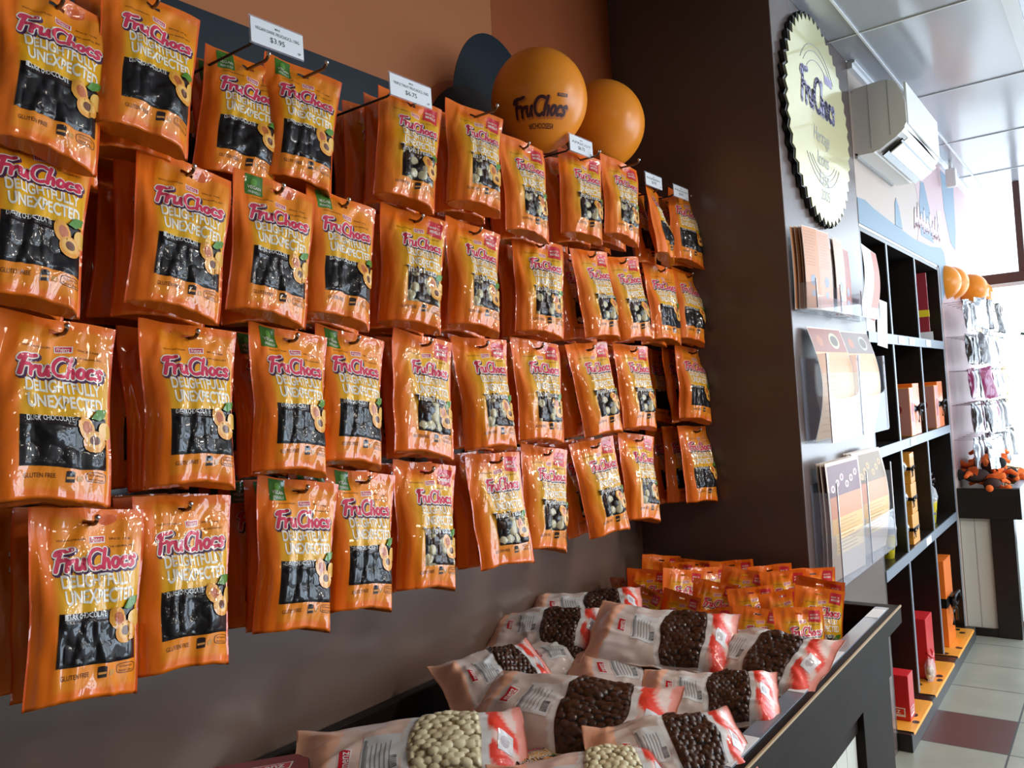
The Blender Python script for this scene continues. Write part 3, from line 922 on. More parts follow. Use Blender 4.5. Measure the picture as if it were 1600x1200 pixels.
def cup(loc, label, s=1.0, dark=False):
    t = empty('treat_cup', loc)
    bm = bmesh.new(); add_lathe(bm, [(0, 0), (0.030*s, 0), (0.042*s, 0.105*s), (0.044*s, 0.108*s), (0.040*s, 0.108*s), (0.038*s, 0.10*s), (0, 0.09*s)], 28)
    from_bm('paper_cup', bm, M['yellow'], t)
    bm = bmesh.new()
    rr = random.Random(5)
    for k in range(14):
        an = k*2.4; z = rr.uniform(0.012, 0.092)*s; rad = (0.030+0.012*z/(0.105*s))*s+0.0006
        p = Vector((rad*math.cos(an), rad*math.sin(an), z))
        mx = Matrix.Translation(p) @ Vector((math.cos(an), math.sin(an), 0.12)).to_track_quat('Z', 'Y').to_matrix().to_4x4()
        add_prism(bm, [(rr.uniform(.006, .010)*s*math.cos(q*PI/4), rr.uniform(.006, .010)*s*math.sin(q*PI/4)) for q in range(8)], -0.001, 0.001, mx)
    from_bm('spot', bm, M['ribbon'], t)
    bm = bmesh.new()
    for k in range(16):
        bmesh.ops.create_icosphere(bm, subdivisions=2, radius=0.013*s, matrix=Matrix.Translation((rr.uniform(-.026, .026)*s, rr.uniform(-.026, .026)*s, (0.108+rr.random()*0.05)*s)))
    from_bm('sweets', bm, M['silver'] if not dark else M['darkwrap'], t, True)['kind'] = 'stuff'
    bm = bmesh.new()
    add_lathe(bm, [(0.042*s, 0.10*s), (0.048*s, 0.13*s), (0.040*s, 0.17*s), (0.010*s, 0.20*s), (0.022*s, 0.225*s), (0.035*s, 0.245*s)], 20)
    for v in bm.verts: v.co += noise.noise_vector(v.co*40)*0.006
    from_bm('cellophane', bm, M['cello'], t, True)
    o = ribbon_bow(t, 0, -0.012*s, 0.20*s, 0.8*s, 'choc')
    tag(t, label, 'cup')
    return t


cup((4.13, YP+0.06, 0.7705), 'yellow spotted cup of sweets with a brown bow, near cube', 1.05, True)
cup((5.22, YP+0.07, 0.7705), 'yellow spotted cup of silver sweets in the far cube', 1.15)


def red_box(loc, label, **k):
    return gift_box(loc, 0.10, 0.15, 0.20, 'red', label, False, label_panel=p_red, boxname='carton_box', **k)


def spotted_mat(x0, x1, label):
    """orange cloth with black blots lying over the plinth and down its front"""
    t = bmesh.new(); n = 16
    prof_ = [(0.24, 0.0765), (0.10, 0.078), (0.0, 0.078), (-0.035, 0.079), (-0.057, 0.078), (-0.0605, 0.066)]
    V = []
    art = Art()
    tot = [0]
    for a_, b_ in zip(prof_, prof_[1:]): tot.append(tot[-1]+math.dist(a_, b_))
    Lm = tot[-1]
    art.poly([(0, 0), (x1-x0, 0), (x1-x0, Lm), (0, Lm)], (0.90, 0.36, 0.03), 0.0)
    rr = random.Random(int(x0*100))
    for k in range(12):
        cx, cy = rr.uniform(0.03, x1-x0-0.03), rr.uniform(0.03, Lm-0.02)
        art.poly([(cx+rr.uniform(.014, .028)*math.cos(q*PI/4), cy+rr.uniform(.012, .020)*math.sin(q*PI/4)) for q in range(8)], (0.03, 0.012, 0.01), 0.0008)
    vs, fs, cs = art.data((), [q for q in tot[1:-1]])
    def mp(x, s, l):
        i = max(0, min(len(tot)-2, max(j for j in range(len(tot)) if tot[j] <= s+1e-7) if s < Lm else len(tot)-2))
        u = (s-tot[i])/(tot[i+1]-tot[i]); y = prof_[i][0]+(prof_[i+1][0]-prof_[i][0])*u; z = prof_[i][1]+(prof_[i+1][1]-prof_[i][1])*u
        ny, nz = (-(prof_[i+1][1]-prof_[i][1]), (prof_[i+1][0]-prof_[i][0])); q = math.hypot(ny, nz)
        return (x0+x, YP+y-abs(ny/q)*l - 0.0, z+abs(nz/q)*l)
    me = bpy.data.meshes.new('spotted_mat'); me.from_pydata([mp(*v) for v in vs], [], fs)
    a_ = me.color_attributes.new('print', 'FLOAT_COLOR', 'CORNER'); k = 0
    for f, c in zip(fs, cs):
        for _ in f: a_.data[k].color = c; k += 1
    t.free()
    tag(link('spotted_mat', me, PAINT), label, 'mat')


spotted_mat(3.86, 4.27, 'orange mat with black blots under the red box, bottom near cube')
spotted_mat(4.36, 4.90, 'orange mat with black blots in the bottom middle cube')
spotted_mat(5.02, 5.60, 'orange mat with black blots under the tall orange gift box')
red_box((4.02, YP+0.05, 0.0795), 'red carton with a white label in the bottom near cube')
red_box((4.00, YP+0.20, 0.32), 'dark red carton behind, upper part of bottom near cube')
t = bpy.data.objects[-1] if False else None
gift_box((4.00, YP+0.22, 0.0775), 0.20, 0.12, 0.24, 'choc', 'dark brown carton standing at the back of the bottom near cube', False, boxname='carton_box')
gift_box((4.66, YP+0.09, 0.0795), 0.17, 0.17, 0.30, 'red', 'large plain red box in the bottom middle cube', False, boxname='carton_box')
t = empty('treat_bag', (4.56, YP-0.005, 0.0795))
bm = bmesh.new()
bmesh.ops.create_icosphere(bm, subdivisions=4, radius=0.055)
for v in bm.verts:
    v.co.z = max(v.co.z*1.1+0.055, 0.001); v.co += noise.noise_vector(v.co*30)*0.008; v.co.z = max(v.co.z, 0); v.co.y *= 0.45
from_bm('cellophane', bm, M['cello'], t, True)
bm = bmesh.new()
for k in range(10): bmesh.ops.create_icosphere(bm, subdivisions=2, radius=0.012, matrix=Matrix.Translation((random.uniform(-.03, .03), random.uniform(-.008, .008), random.uniform(.02, .08))))
from_bm('sweets', bm, M['goldwrap'], t, True)['kind'] = 'stuff'
bm = bmesh.new(); add_tube(bm, [(-0.05, 0, 0.15), (-0.01, -0.012, 0.12), (0, -0.014, 0.118), (0.03, -0.012, 0.13), (0.055, 0, 0.14)], 0.007)
from_bm('bow', bm, M['red'], t, True)
tag(t, 'clear bag of gold sweets with a red bow before the red box', 'bag')
gift_box((5.28, YP+0.10, 0.0795), 0.22, 0.19, 0.48, 'obox', 'tall orange gift box with a big black ribbon, bottom far cube', True)

# ------------------------------------------------------------------ display bench (trough) along the wall
ZT, YT, X0 = 0.887, 0.617, 0.55
XT = XP-0.004
bn = empty('display_bench', (X0, YT, 0))
def bb(name, lo, hi, m, par=bn, bev=0.0):
    return box(name, tuple(lo[i]-(X0, YT, 0)[i] for i in range(3)), tuple(hi[i]-(X0, YT, 0)[i] for i in range(3)), M[m], par, bev)
bb('front_rail', (X0, YT, ZT-0.055), (XT, YT+0.065, ZT), 'bench', bev=0.004)
bb('end_rail', (XT-0.045, YT+0.065, ZT-0.055), (XT, YW-0.002, ZT), 'bench', bev=0.004)
bb('end_rail', (X0, YT+0.065, ZT-0.055), (X0+0.045, YW-0.002, ZT), 'bench', bev=0.004)
bb('back_rail', (X0+0.045, YW-0.032, ZT-0.055), (XT-0.045, YW-0.002, ZT), 'bench', bev=0.003)
bb('apron', (X0+0.02, YT+0.040, 0.665), (XT-0.012, YT+0.062, ZT-0.055), 'bench', bev=0.003)
bb('tray_side', (X0+0.02, YT+0.0625, 0.60), (XT-0.012, YT+0.080, ZT-0.056), 'bench')
bb('tray_back', (X0+0.02, YW-0.028, 0.60), (XT-0.012, YW-0.004, ZT-0.056), 'bench')
bb('tray_end', (XT-0.030, YT+0.081, 0.60), (XT-0.012, YW-0.029, ZT-0.056), 'bench')
bb('tray_floor', (X0+0.02, YT+0.081, 0.60), (XT-0.031, YW-0.029, 0.62), 'bench')
bb('worn_edge', (X0, YT-0.0012, ZT-0.0045), (XT, YT+0.003, ZT+0.0008), 'worn')
bb('leg', (2.46, YT+0.045, 0), (XT-0.02, YT+0.12, 0.665), 'bench', bev=0.003)
bb('leg', (X0+0.02, YT+0.045, 0), (X0+0.32, YT+0.12, 0.665), 'bench', bev=0.003)
bb('leg', (2.60, YW-0.12, 0), (XT-0.02, YW-0.02, 0.60), 'bench')
bb('leg', (X0+0.02, YW-0.12, 0), (X0+0.2, YW-0.02, 0.60), 'bench')
pb = bmesh.new()
for k in range(16):
    xa = X0+0.32+k*(2.46-X0-0.32)/16
    add_box(pb, (xa-X0+0.001, 0.070, 0.02), (xa-X0+(2.46-X0-0.32)/16-0.001, 0.085, 0.665), bev=0.002)
from_bm('panelling', pb, M['boards'], bn)
tag(bn, 'long dark wooden display bench heaped with sweet bags along the wall', 'display bench')
# label strip lying on the front rail and its printed price cards
st = box('label_strip', (X0+0.02, YT+0.022, ZT+0.0003), (XT-0.06, YT+0.062, ZT+0.0035), M['strip'])
tag(st, 'long grey ticket strip along the front rail of the bench', 'ticket strip')
TK = [(2.66, 0.10, '', '', 'blank pale price card at the far end of the bench rail'), (2.18, 0.13, 'MINI 200G', '$4.95', 'price card on the bench rail beside the orange pouches'),
      (1.97, 0.13, 'CHOC 500G', '$11.95', 'price card on the bench rail beside the bulk bag whose window tips over it'), (1.545, 0.15, 'BULK 1KG', '$21.95', 'price card on the bench rail nearest the camera')]
for x, wd, s1, s2, lab in TK:
    t = empty('price_card', (x, YT+0.042, ZT+0.0036))
    box('card', (-wd/2, -0.019, 0), (wd/2, 0.019, 0.0008), M['card'], t)
    if s1:
        a = Art()
        # lettering reads from the aisle
        a.text(s1, -wd*0.25, 0.004, wd*0.5, 0.006, (0.02, 0.02, 0.02), 0.0010)
        a.text(s2, -wd*0.16, -0.012, wd*0.32, 0.011, (0.02, 0.02, 0.02), 0.0010, bold=0.01)
        flat_art('lettering', a, Matrix.Identity(4), parent=t)
    tag(t, lab, 'price card', 'price cards on the bench rail')

# ------------------------------------------------------------------ hanging pouches
PW, PH = 0.166, 0.268
NU, NV = 30, 46
TOP = 0.021                     # hole centre below the top edge


def pouch_art(kind):
    a = Art()
    wh, pk, pu, dk = (0.95, 0.91, 0.80), (0.74, 0.055, 0.12), (0.09, 0.03, 0.085), (0.030, 0.018, 0.018)
    brn = (0.12, 0.035, 0.01)
    Y = lambda v: -v*PH + TOP
    X = lambda u: (u-0.5)*PW
    tri = kind == 'triple'
    # maker's tag and arched small print
    a.poly([(X(.49), Y(.195)), (X(.64), Y(.185)), (X(.645), Y(.145)), (X(.485), Y(.155))], (0.85, 0.80, 0.78), 0.0005)
    a.poly([(X(.50), Y(.189)), (X(.63), Y(.180)), (X(.635), Y(.150)), (X(.495), Y(.160))], (0.62, 0.02, 0.06), 0.0008)
    a.text('menz', X(.51), Y(.184), PW*.11, 0.0052, wh, 0.0011, rot=0.03)
    a.text('SOUTH AUSTRALIAN', X(.22), Y(.185), PW*.23, 0.0030, brn, 0.0005, rot=0.05)
    a.text('SINCE 1948', X(.68), Y(.168), PW*.18, 0.0030, brn, 0.0005, rot=-0.04)
    a.text('THE ORIGINAL BEST', X(.68), Y(.215), PW*.22, 0.0030, brn, 0.0005, rot=0.04)
    # brush logo in pink with pale edge and dark shadow
    if tri:
        logo(a, X(.30), Y(.340), PW*.62, 0.027, [(pu, 0.26, 0.06, -0.08), (wh, 0.17, 0, 0), (pk, 0.02, 0, 0)], rot=0.03)
    else:
        logo(a, X(.20), Y(.345), PW*.71, 0.029, [(pu, 0.26, 0.06, -0.08), (wh, 0.15, 0, 0), (pk, 0.03, 0, 0)], rot=0.06)
    x0, wt = (X(.33), PW*.56) if tri else (X(.24), PW*.65)
    a.text('DELIGHTFULLY', x0, Y(.435), wt, 0.0190, wh, 0.0006, bold=0.030, rot=0.035, wob=0.10)
    a.text('UNEXPECTED', x0+0.003, Y(.522), wt, 0.0200, wh, 0.0006, bold=0.030, rot=0.035, wob=0.10)
    if tri:
        for s_, wc in ((0.045, dk), (0.0, (0.86, 0.84, 0.78))):
            a.text('TripleTreats', X(.30)-s_*0.02, Y(.612)-s_*0.02, PW*.50, 0.0195, wc, 0.0034 if s_ else 0.0040, bold=s_+0.006, rot=0.05)
        a.poly([(X(.70), Y(.17)), (X(.72), Y(.04)), (X(.93), Y(.045)), (X(.93), Y(.185))], (0.72, 0.03, 0.045), 0.0005)
        a.text('MADE TO', X(.74), Y(.105), PW*.15, 0.0055, wh, 0.0009, bold=0.01)
        a.text('MINGLE', X(.74), Y(.145), PW*.16, 0.0075, wh, 0.0009, bold=0.015)
    else:
        a.text('DARK CHOCOLATE', X(.245), Y(.598), PW*.37, 0.0078, (0.86, 0.86, 0.84), 0.0046, bold=0.004, rot=0.045, wob=0.06)
    if kind == 'vegan':
        a.poly([(X(.145), Y(.165)), (X(.13), Y(.012)), (X(.33), Y(.012)), (X(.345), Y(.155))], (0.06, 0.20, 0.025), 0.0005)
        a.text('VEGAN', X(.17), Y(.115), PW*.15, 0.0065, wh, 0.0009, bold=0.01)
        a.text('FRIENDLY', X(.18), Y(.148), PW*.14, 0.0050, wh, 0.0009)
        a.disc(X(.235), Y(.065), 0.006, 0.008, (0.14, 0.38, 0.06), 0.0008)
    # apricots and leaf over the corner of the window
    ax, ay = (X(.80), Y(.655)) if not tri else (X(.80), Y(.70))
    lf = (0.09, 0.26, 0.03)
    a.poly([(ax-0.004, ay+0.028), (ax+0.006, ay+0.042), (ax+0.022, ay+0.045), (ax+0.018, ay+0.033), (ax+0.008, ay+0.026)], lf, 0.0044)
    a.disc(ax-0.013, ay+0.014, 0.0125, 0.017, (0.86, 0.38, 0.05), 0.0046, rot=0.4)
    a.disc(ax-0.011, ay+0.014, 0.007, 0.010, (0.55, 0.13, 0.03), 0.0048, rot=0.4)
    a.disc(ax+0.017, ay+0.012, 0.011, 0.013, (0.88, 0.50, 0.10), 0.0045)
    a.disc(ax, ay-0.006, 0.017, 0.016, (0.86, 0.36, 0.05), 0.0050)
    a.disc(ax, ay-0.004, 0.013, 0.0115, (0.92, 0.50, 0.12), 0.0052)
    a.disc(ax, ay-0.004, 0.0075, 0.0070, (0.16, 0.05, 0.02), 0.0054)
    # foot of the pack
    a.text('GLUTEN FREE', X(.24), Y(.895), PW*.24, 0.0065, brn, 0.0006, bold=0.004, rot=0.03)
    a.poly([(X(.56), Y(.905)), (X(.635), Y(.90)), (X(.635), Y(.853)), (X(.56), Y(.858))], dk, 0.0006)
    a.disc(X(.598), Y(.852), 0.0065, 0.0022, dk, 0.0006)
    a.poly([(X(.565), Y(.888)), (X(.63), Y(.883)), (X(.63), Y(.872)), (X(.565), Y(.876))], (0.8, 0.35, 0.08), 0.0009)
    a.poly([(X(.66), Y(.893)), (X(.71), Y(.89)), (X(.71), Y(.862)), (X(.66), Y(.865))], (0.62, 0.28, 0.05), 0.0006)
    ring = arc(0, 0, 1, 1, 0, 360, 20)
    for q in range(20):
        (c0, s0), (c1, s1) = ring[q], ring[q+1]
        cx, cy, rx, ry = X(.835), Y(.865), 0.0165, 0.0068
        f_ = lambda c_, s__, k_: (cx+math.copysign(abs(c_)**0.5, c_)*rx*k_, cy+math.copysign(abs(s__)**0.6, s__)*ry*(k_ if k_ == 1 else 0.86))
        a.poly([f_(c0, s0, 1), f_(c1, s1, 1), f_(c1, s1, .94), f_(c0, s0, .94)], brn, 0.0006)
    a.text('No Preservatives', X(.765), Y(.862), PW*.14, 0.0034, brn, 0.0006)
    a.text('Natural Colours', X(.765), Y(.882), PW*.14, 0.0034, brn, 0.0006)
    return a


def smooth(a, b, x):
    t = max(0.0, min(1.0, (x-a)/(b-a))); return t*t*(3-2*t)


def lerp3(a, b, t): return tuple(a[i]+(b[i]-a[i])*t for i in range(3))


GV = [k/NV for k in range(NV+1)]
_e = 0.055
GU = [-1, -1+_e*0.5, -1+_e] + [(-1+_e)+(2-2*_e)*k/(NU-4) for k in range(1, NU-4)] + [1-_e, 1-_e*0.5, 1]
CUTX = [u*PW/2 for u in GU]
CUTY = [TOP - v*PH for v in GV]


def pouch_shape(seed, fat, pinch, square):
    rr = random.Random(seed)
    off = Vector((rr.uniform(0, 50), rr.uniform(0, 50), rr.uniform(0, 50)))
    l1, l2 = rr.uniform(-1, 1), rr.uniform(-1, 1)

    def S(u, v, side):
        """u -1..1, v 0 top..1 bottom, side -1 front, 1 back -> point"""
        g = smooth(0.03, 0.62, v)*(1.0 - 0.18*smooth(0.8, 1.0, v))
        au = min(1.0, abs(u)/(1-_e))
        th = fat*g*max(0.0, 1-au**square)**0.62 if au < 1 else 0.0
        wv = 1 - pinch*g*0.09 - 0.02*math.sin(v*5+l1)*g
        x = u*PW/2*wv + 0.004*l2*math.sin(v*4+l1)
        cr = noise.noise(Vector((u*1.6, v*3.0, 0))+off)*0.0085 + noise.noise(Vector((u*4.0, v*5.5, 3))+off)*0.0036
        rid = abs(noise.noise(Vector((u*2.6+v*1.3, v*2.0-u*0.6, 7))+off)); rid = (0.5-min(rid*2.6, 0.5))*0.0085
        amp = (0.35+0.65*(1-au**4)) if au < 1 else 0.25
        y = (-th if side < 0 else th*0.75) - (cr + rid)*amp*(1.0 if side < 0 else 0.7)*smooth(0, 0.08, v)
        edge = noise.noise(Vector((0.3, v*3.0, u*0.6))+off)*0.010*smooth(0.1, 1, v)
        y += edge + 0.004*math.sin(u*2.5+l1*3)*(1-smooth(0, 0.15, v))
        z = TOP - v*PH
        z += 0.007*(u*u)*smooth(0.8, 1, v)*-1 + 0.003*noise.noise(Vector((u*2, 9, v))+off)
        return Vector((x, y, z))
    return S


def colour_of(kind, u, v):
    org, dorg, yel = (0.92, 0.180, 0.007), (0.86, 0.110, 0.004), (0.86, 0.44, 0.010)
    mid = (0.92, 0.27, 0.010)
    if v < 0.055 or v > 0.945 or abs(u) > 1-_e: return dorg if abs(u) > 1-_e else org
    if kind == 'triple':
        t = smooth(-0.85, -0.30, u)*smooth(0.08, 0.22, v)*(1-smooth(0.55, 0.95, v)*0.75)
        return lerp3(org, yel, t)
    t = smooth(-0.72, -0.45, u)*smooth(0.14, 0.40, v)*(1-smooth(0.56, 0.66, v))
    c = lerp3(org if u < -0.62 else mid, yel, t)
    return c


def build_pouch(kind, seed, fat, pinch, square, artdata):
    S = pouch_shape(seed, fat, pinch, square)
    V, Fc, Cc, Sm = [], [], [], []
    nu, nv = len(GU), len(GV)
    front = [[S(u, v, -1) for u in GU] for v in GV]
    for side in (-1, 1):
        b = len(V)
        for v in GV:
            for u in GU: V.append(S(u, v, side) + (Vector((0, 0.0006, 0)) if side > 0 else Vector()))
        for j in range(nv-1):
            for i in range(nu-1):
                q = (b+j*nu+i, b+j*nu+i+1, b+(j+1)*nu+i+1, b+(j+1)*nu+i)
                um, vm = (GU[i]+GU[i+1])/2, (GV[j]+GV[j+1])/2
                # punched hanging slot
                if abs(um*PW/2) < 0.010 and abs((TOP-vm*PH)) < 0.0045: continue
                Fc.append(q if side > 0 else q[::-1])
                if side < 0:
                    Cc.append(tuple(colour_of(kind, GU[i+(1 if c in (1, 2) else 0)], GV[j+(1 if c in (2, 3) else 0)]) for c in (3, 2, 1, 0)))
                else:
                    Cc.append(((0.70, 0.105, 0.006),)*4)
                Sm.append(True)
    # gusset panel joining front and back at the foot
    fb = (nv-1)*nu; bb_ = nu*nv + (nv-1)*nu
    gm = len(V)
    for i, u in enumerate(GU):
        p = (V[fb+i]+V[bb_+i])/2; au = abs(u)
        V.append(p + Vector((0, 0, 0.022*(1-au**2))))
    for i in range(nu-1):
        Fc.append((fb+i, gm+i, gm+i+1, fb+i+1)); Fc.append((gm+i, bb_+i, bb_+i+1, gm+i+1))
        Cc.append(((0.72, 0.20, 0.010),)*4); Cc.append(((0.72, 0.20, 0.010),)*4); Sm += [True, True]

    def surf(x, y, l):
        # bilinear on the front grid
        i = 0
        while i < nu-2 and x > CUTX[i+1]+1e-7: i += 1
        j = max(0, min(nv-2, int((TOP-y)/PH*NV + 1e-6)))
        if (TOP-y)/PH*NV - j < -1e-4: j -= 1
        fx = (x-CUTX[i])/(CUTX[i+1]-CUTX[i]); fy = (CUTY[j]-y)/(CUTY[j]-CUTY[j+1])
        A, B, Cq, D_ = front[j][i], front[j][i+1], front[j+1][i+1], front[j+1][i]
        p = A*(1-fx)*(1-fy)+B*fx*(1-fy)+Cq*fx*fy+D_*(1-fx)*fy
        n = (B-A+Cq-D_).cross(A-D_+B-Cq).normalized()
        if n.y > 0: n = -n
        return p + n*l
    vs, fs, cs = artdata
    b = len(V)
    for x, y, l in vs: V.append(surf(x, y, l*0.8))
    for f, c in zip(fs, cs):
        Fc.append(tuple(b+i for i in f)); Cc.append((c[:3],)*len(f)); Sm.append(True)
    me = bpy.data.meshes.new('pouch_film'); me.from_pydata([tuple(v) for v in V], [], Fc)
    ca = me.color_attributes.new('print', 'FLOAT_COLOR', 'CORNER'); k = 0
    for cc in Cc:
        for c in cc: ca.data[k].color = (*c, 1); k += 1
    me.polygons.foreach_set('use_smooth', Sm)
    me.materials.append(FILM); me.update()
    # window: a fine patch bulging over the sweets
    tri = kind == 'triple'
    wu0, wu1, wv0, wv1 = (0.33, 0.885, 0.575, 0.835) if tri else (0.20, 0.93, 0.555, 0.835)
    nx, ny = 52, 40
    balls = []
    rb = random.Random(seed+11)
    br = 0.0112 if tri else 0.0140
    row = 0; yy = TOP-wv1*PH-0.004
    while yy < TOP-wv0*PH+0.004:
        xx = (wu0-0.5)*PW + (br*0.9 if row % 2 else 0)
        while xx < (wu1-0.5)*PW+br:
            balls.append((xx+rb.uniform(-.003, .003), yy+rb.uniform(-.003, .003), br*rb.uniform(0.85, 1.1), rb.random(), rb.uniform(0.6, 1)))
            xx += br*1.85
        yy += br*1.6; row += 1
    WV, WF, WC = [], [], []
    def col(x, y, band):
        if band: return (0.016, 0.009, 0.010)
        best = None; bh = -1
        for bx, by, r_, t_, k_ in balls:
            d2 = (x-bx)**2+(y-by)**2
            if d2 < r_*r_:
                h_ = math.sqrt(r_*r_-d2)
                if h_ > bh: bh = h_; best = t_
        if best is None: return (0.006, 0.004, 0.005)
        if tri: return (0.60, 0.54, 0.34) if best < 0.30 else ((0.016, 0.010, 0.010) if best < 0.7 else (0.050, 0.022, 0.014))
        return (0.009, 0.008, 0.010)
    for j in range(ny+1):
        for i in range(nx+1):
            fu, fv = i/nx, j/ny
            u = wu0+(wu1-wu0)*fu
            vtop = wv0 + 0.012*math.sin(fu*3.0+1) - 0.010*fu
            v = vtop+(wv1-0.010*fu-vtop)*fv
            x, y = (u-0.5)*PW, TOP-v*PH
            band = v < wv0+0.052 and not tri
            h_ = 0.0
            if not band:
                for bx, by, r_, t_, k_ in balls:
                    d2 = (x-bx)**2+(y-by)**2
                    if d2 < r_*r_: h_ = max(h_, (math.sqrt(r_*r_-d2)/r_)**0.9*r_*(0.26 if tri else 0.14)*k_)
            e_ = min(fu, 1-fu, fv, 1-fv); h_ *= smooth(0, 0.08, e_)
            WV.append(surf(x, y, 0.0006+0.0008*smooth(0, 0.05, e_)+h_)); WC.append(col(x, y, band))
    for j in range(ny):
        for i in range(nx):
            WF.append((j*(nx+1)+i, (j+1)*(nx+1)+i, (j+1)*(nx+1)+i+1, j*(nx+1)+i+1))
    mw = bpy.data.meshes.new('chocolate_window'); mw.from_pydata([tuple(v) for v in WV], [], WF)
    ca = mw.color_attributes.new('print', 'FLOAT_COLOR', 'POINT')
    for k, c in enumerate(WC): ca.data[k].color = (*c, 1)
    mw.polygons.foreach_set('use_smooth', [True]*len(WF)); mw.materials.append(WINDOW)
    return me, mw


POUCH = {}
for kind in ('dark', 'vegan', 'triple'):
    ad = pouch_art(kind).data(CUTX, CUTY)
    POUCH[kind] = [build_pouch(kind, s, *p, ad) for s, p in ((1, (0.024, 0.7, 3.0)), (5, (0.029, 1.0, 3.5)), (9, (0.020, 0.3, 2.6)), (14, (0.033, 1.3, 4.5)))]


def pouch(kind, var, loc, rx, ry, rz, label, group, sc=1.0):
    t = empty('snack_pouch', loc)
    me, mw = POUCH[kind][var % 4]
    t.rotation_mode = 'XYZ'
    t.matrix_world = Matrix.Translation(loc) @ Matrix.Rotation(rz, 4, 'Z') @ Matrix.Rotation(rx, 4, 'X') @ Matrix.Rotation(ry, 4, 'Y') @ Matrix.Scale(sc, 4)
    o = bpy.data.objects.new('pouch_film', me); C.objects.link(o); o.parent = t
    o = bpy.data.objects.new('chocolate_window', mw); C.objects.link(o); o.parent = t
    tag(t, label, 'pouch', group)
    return t


ROWZ = {1: 2.285, 2: 2.015, 3: 1.738, 4: 1.456}
RN = {1: 'top', 2: 'second', 3: 'third', 4: 'bottom'}
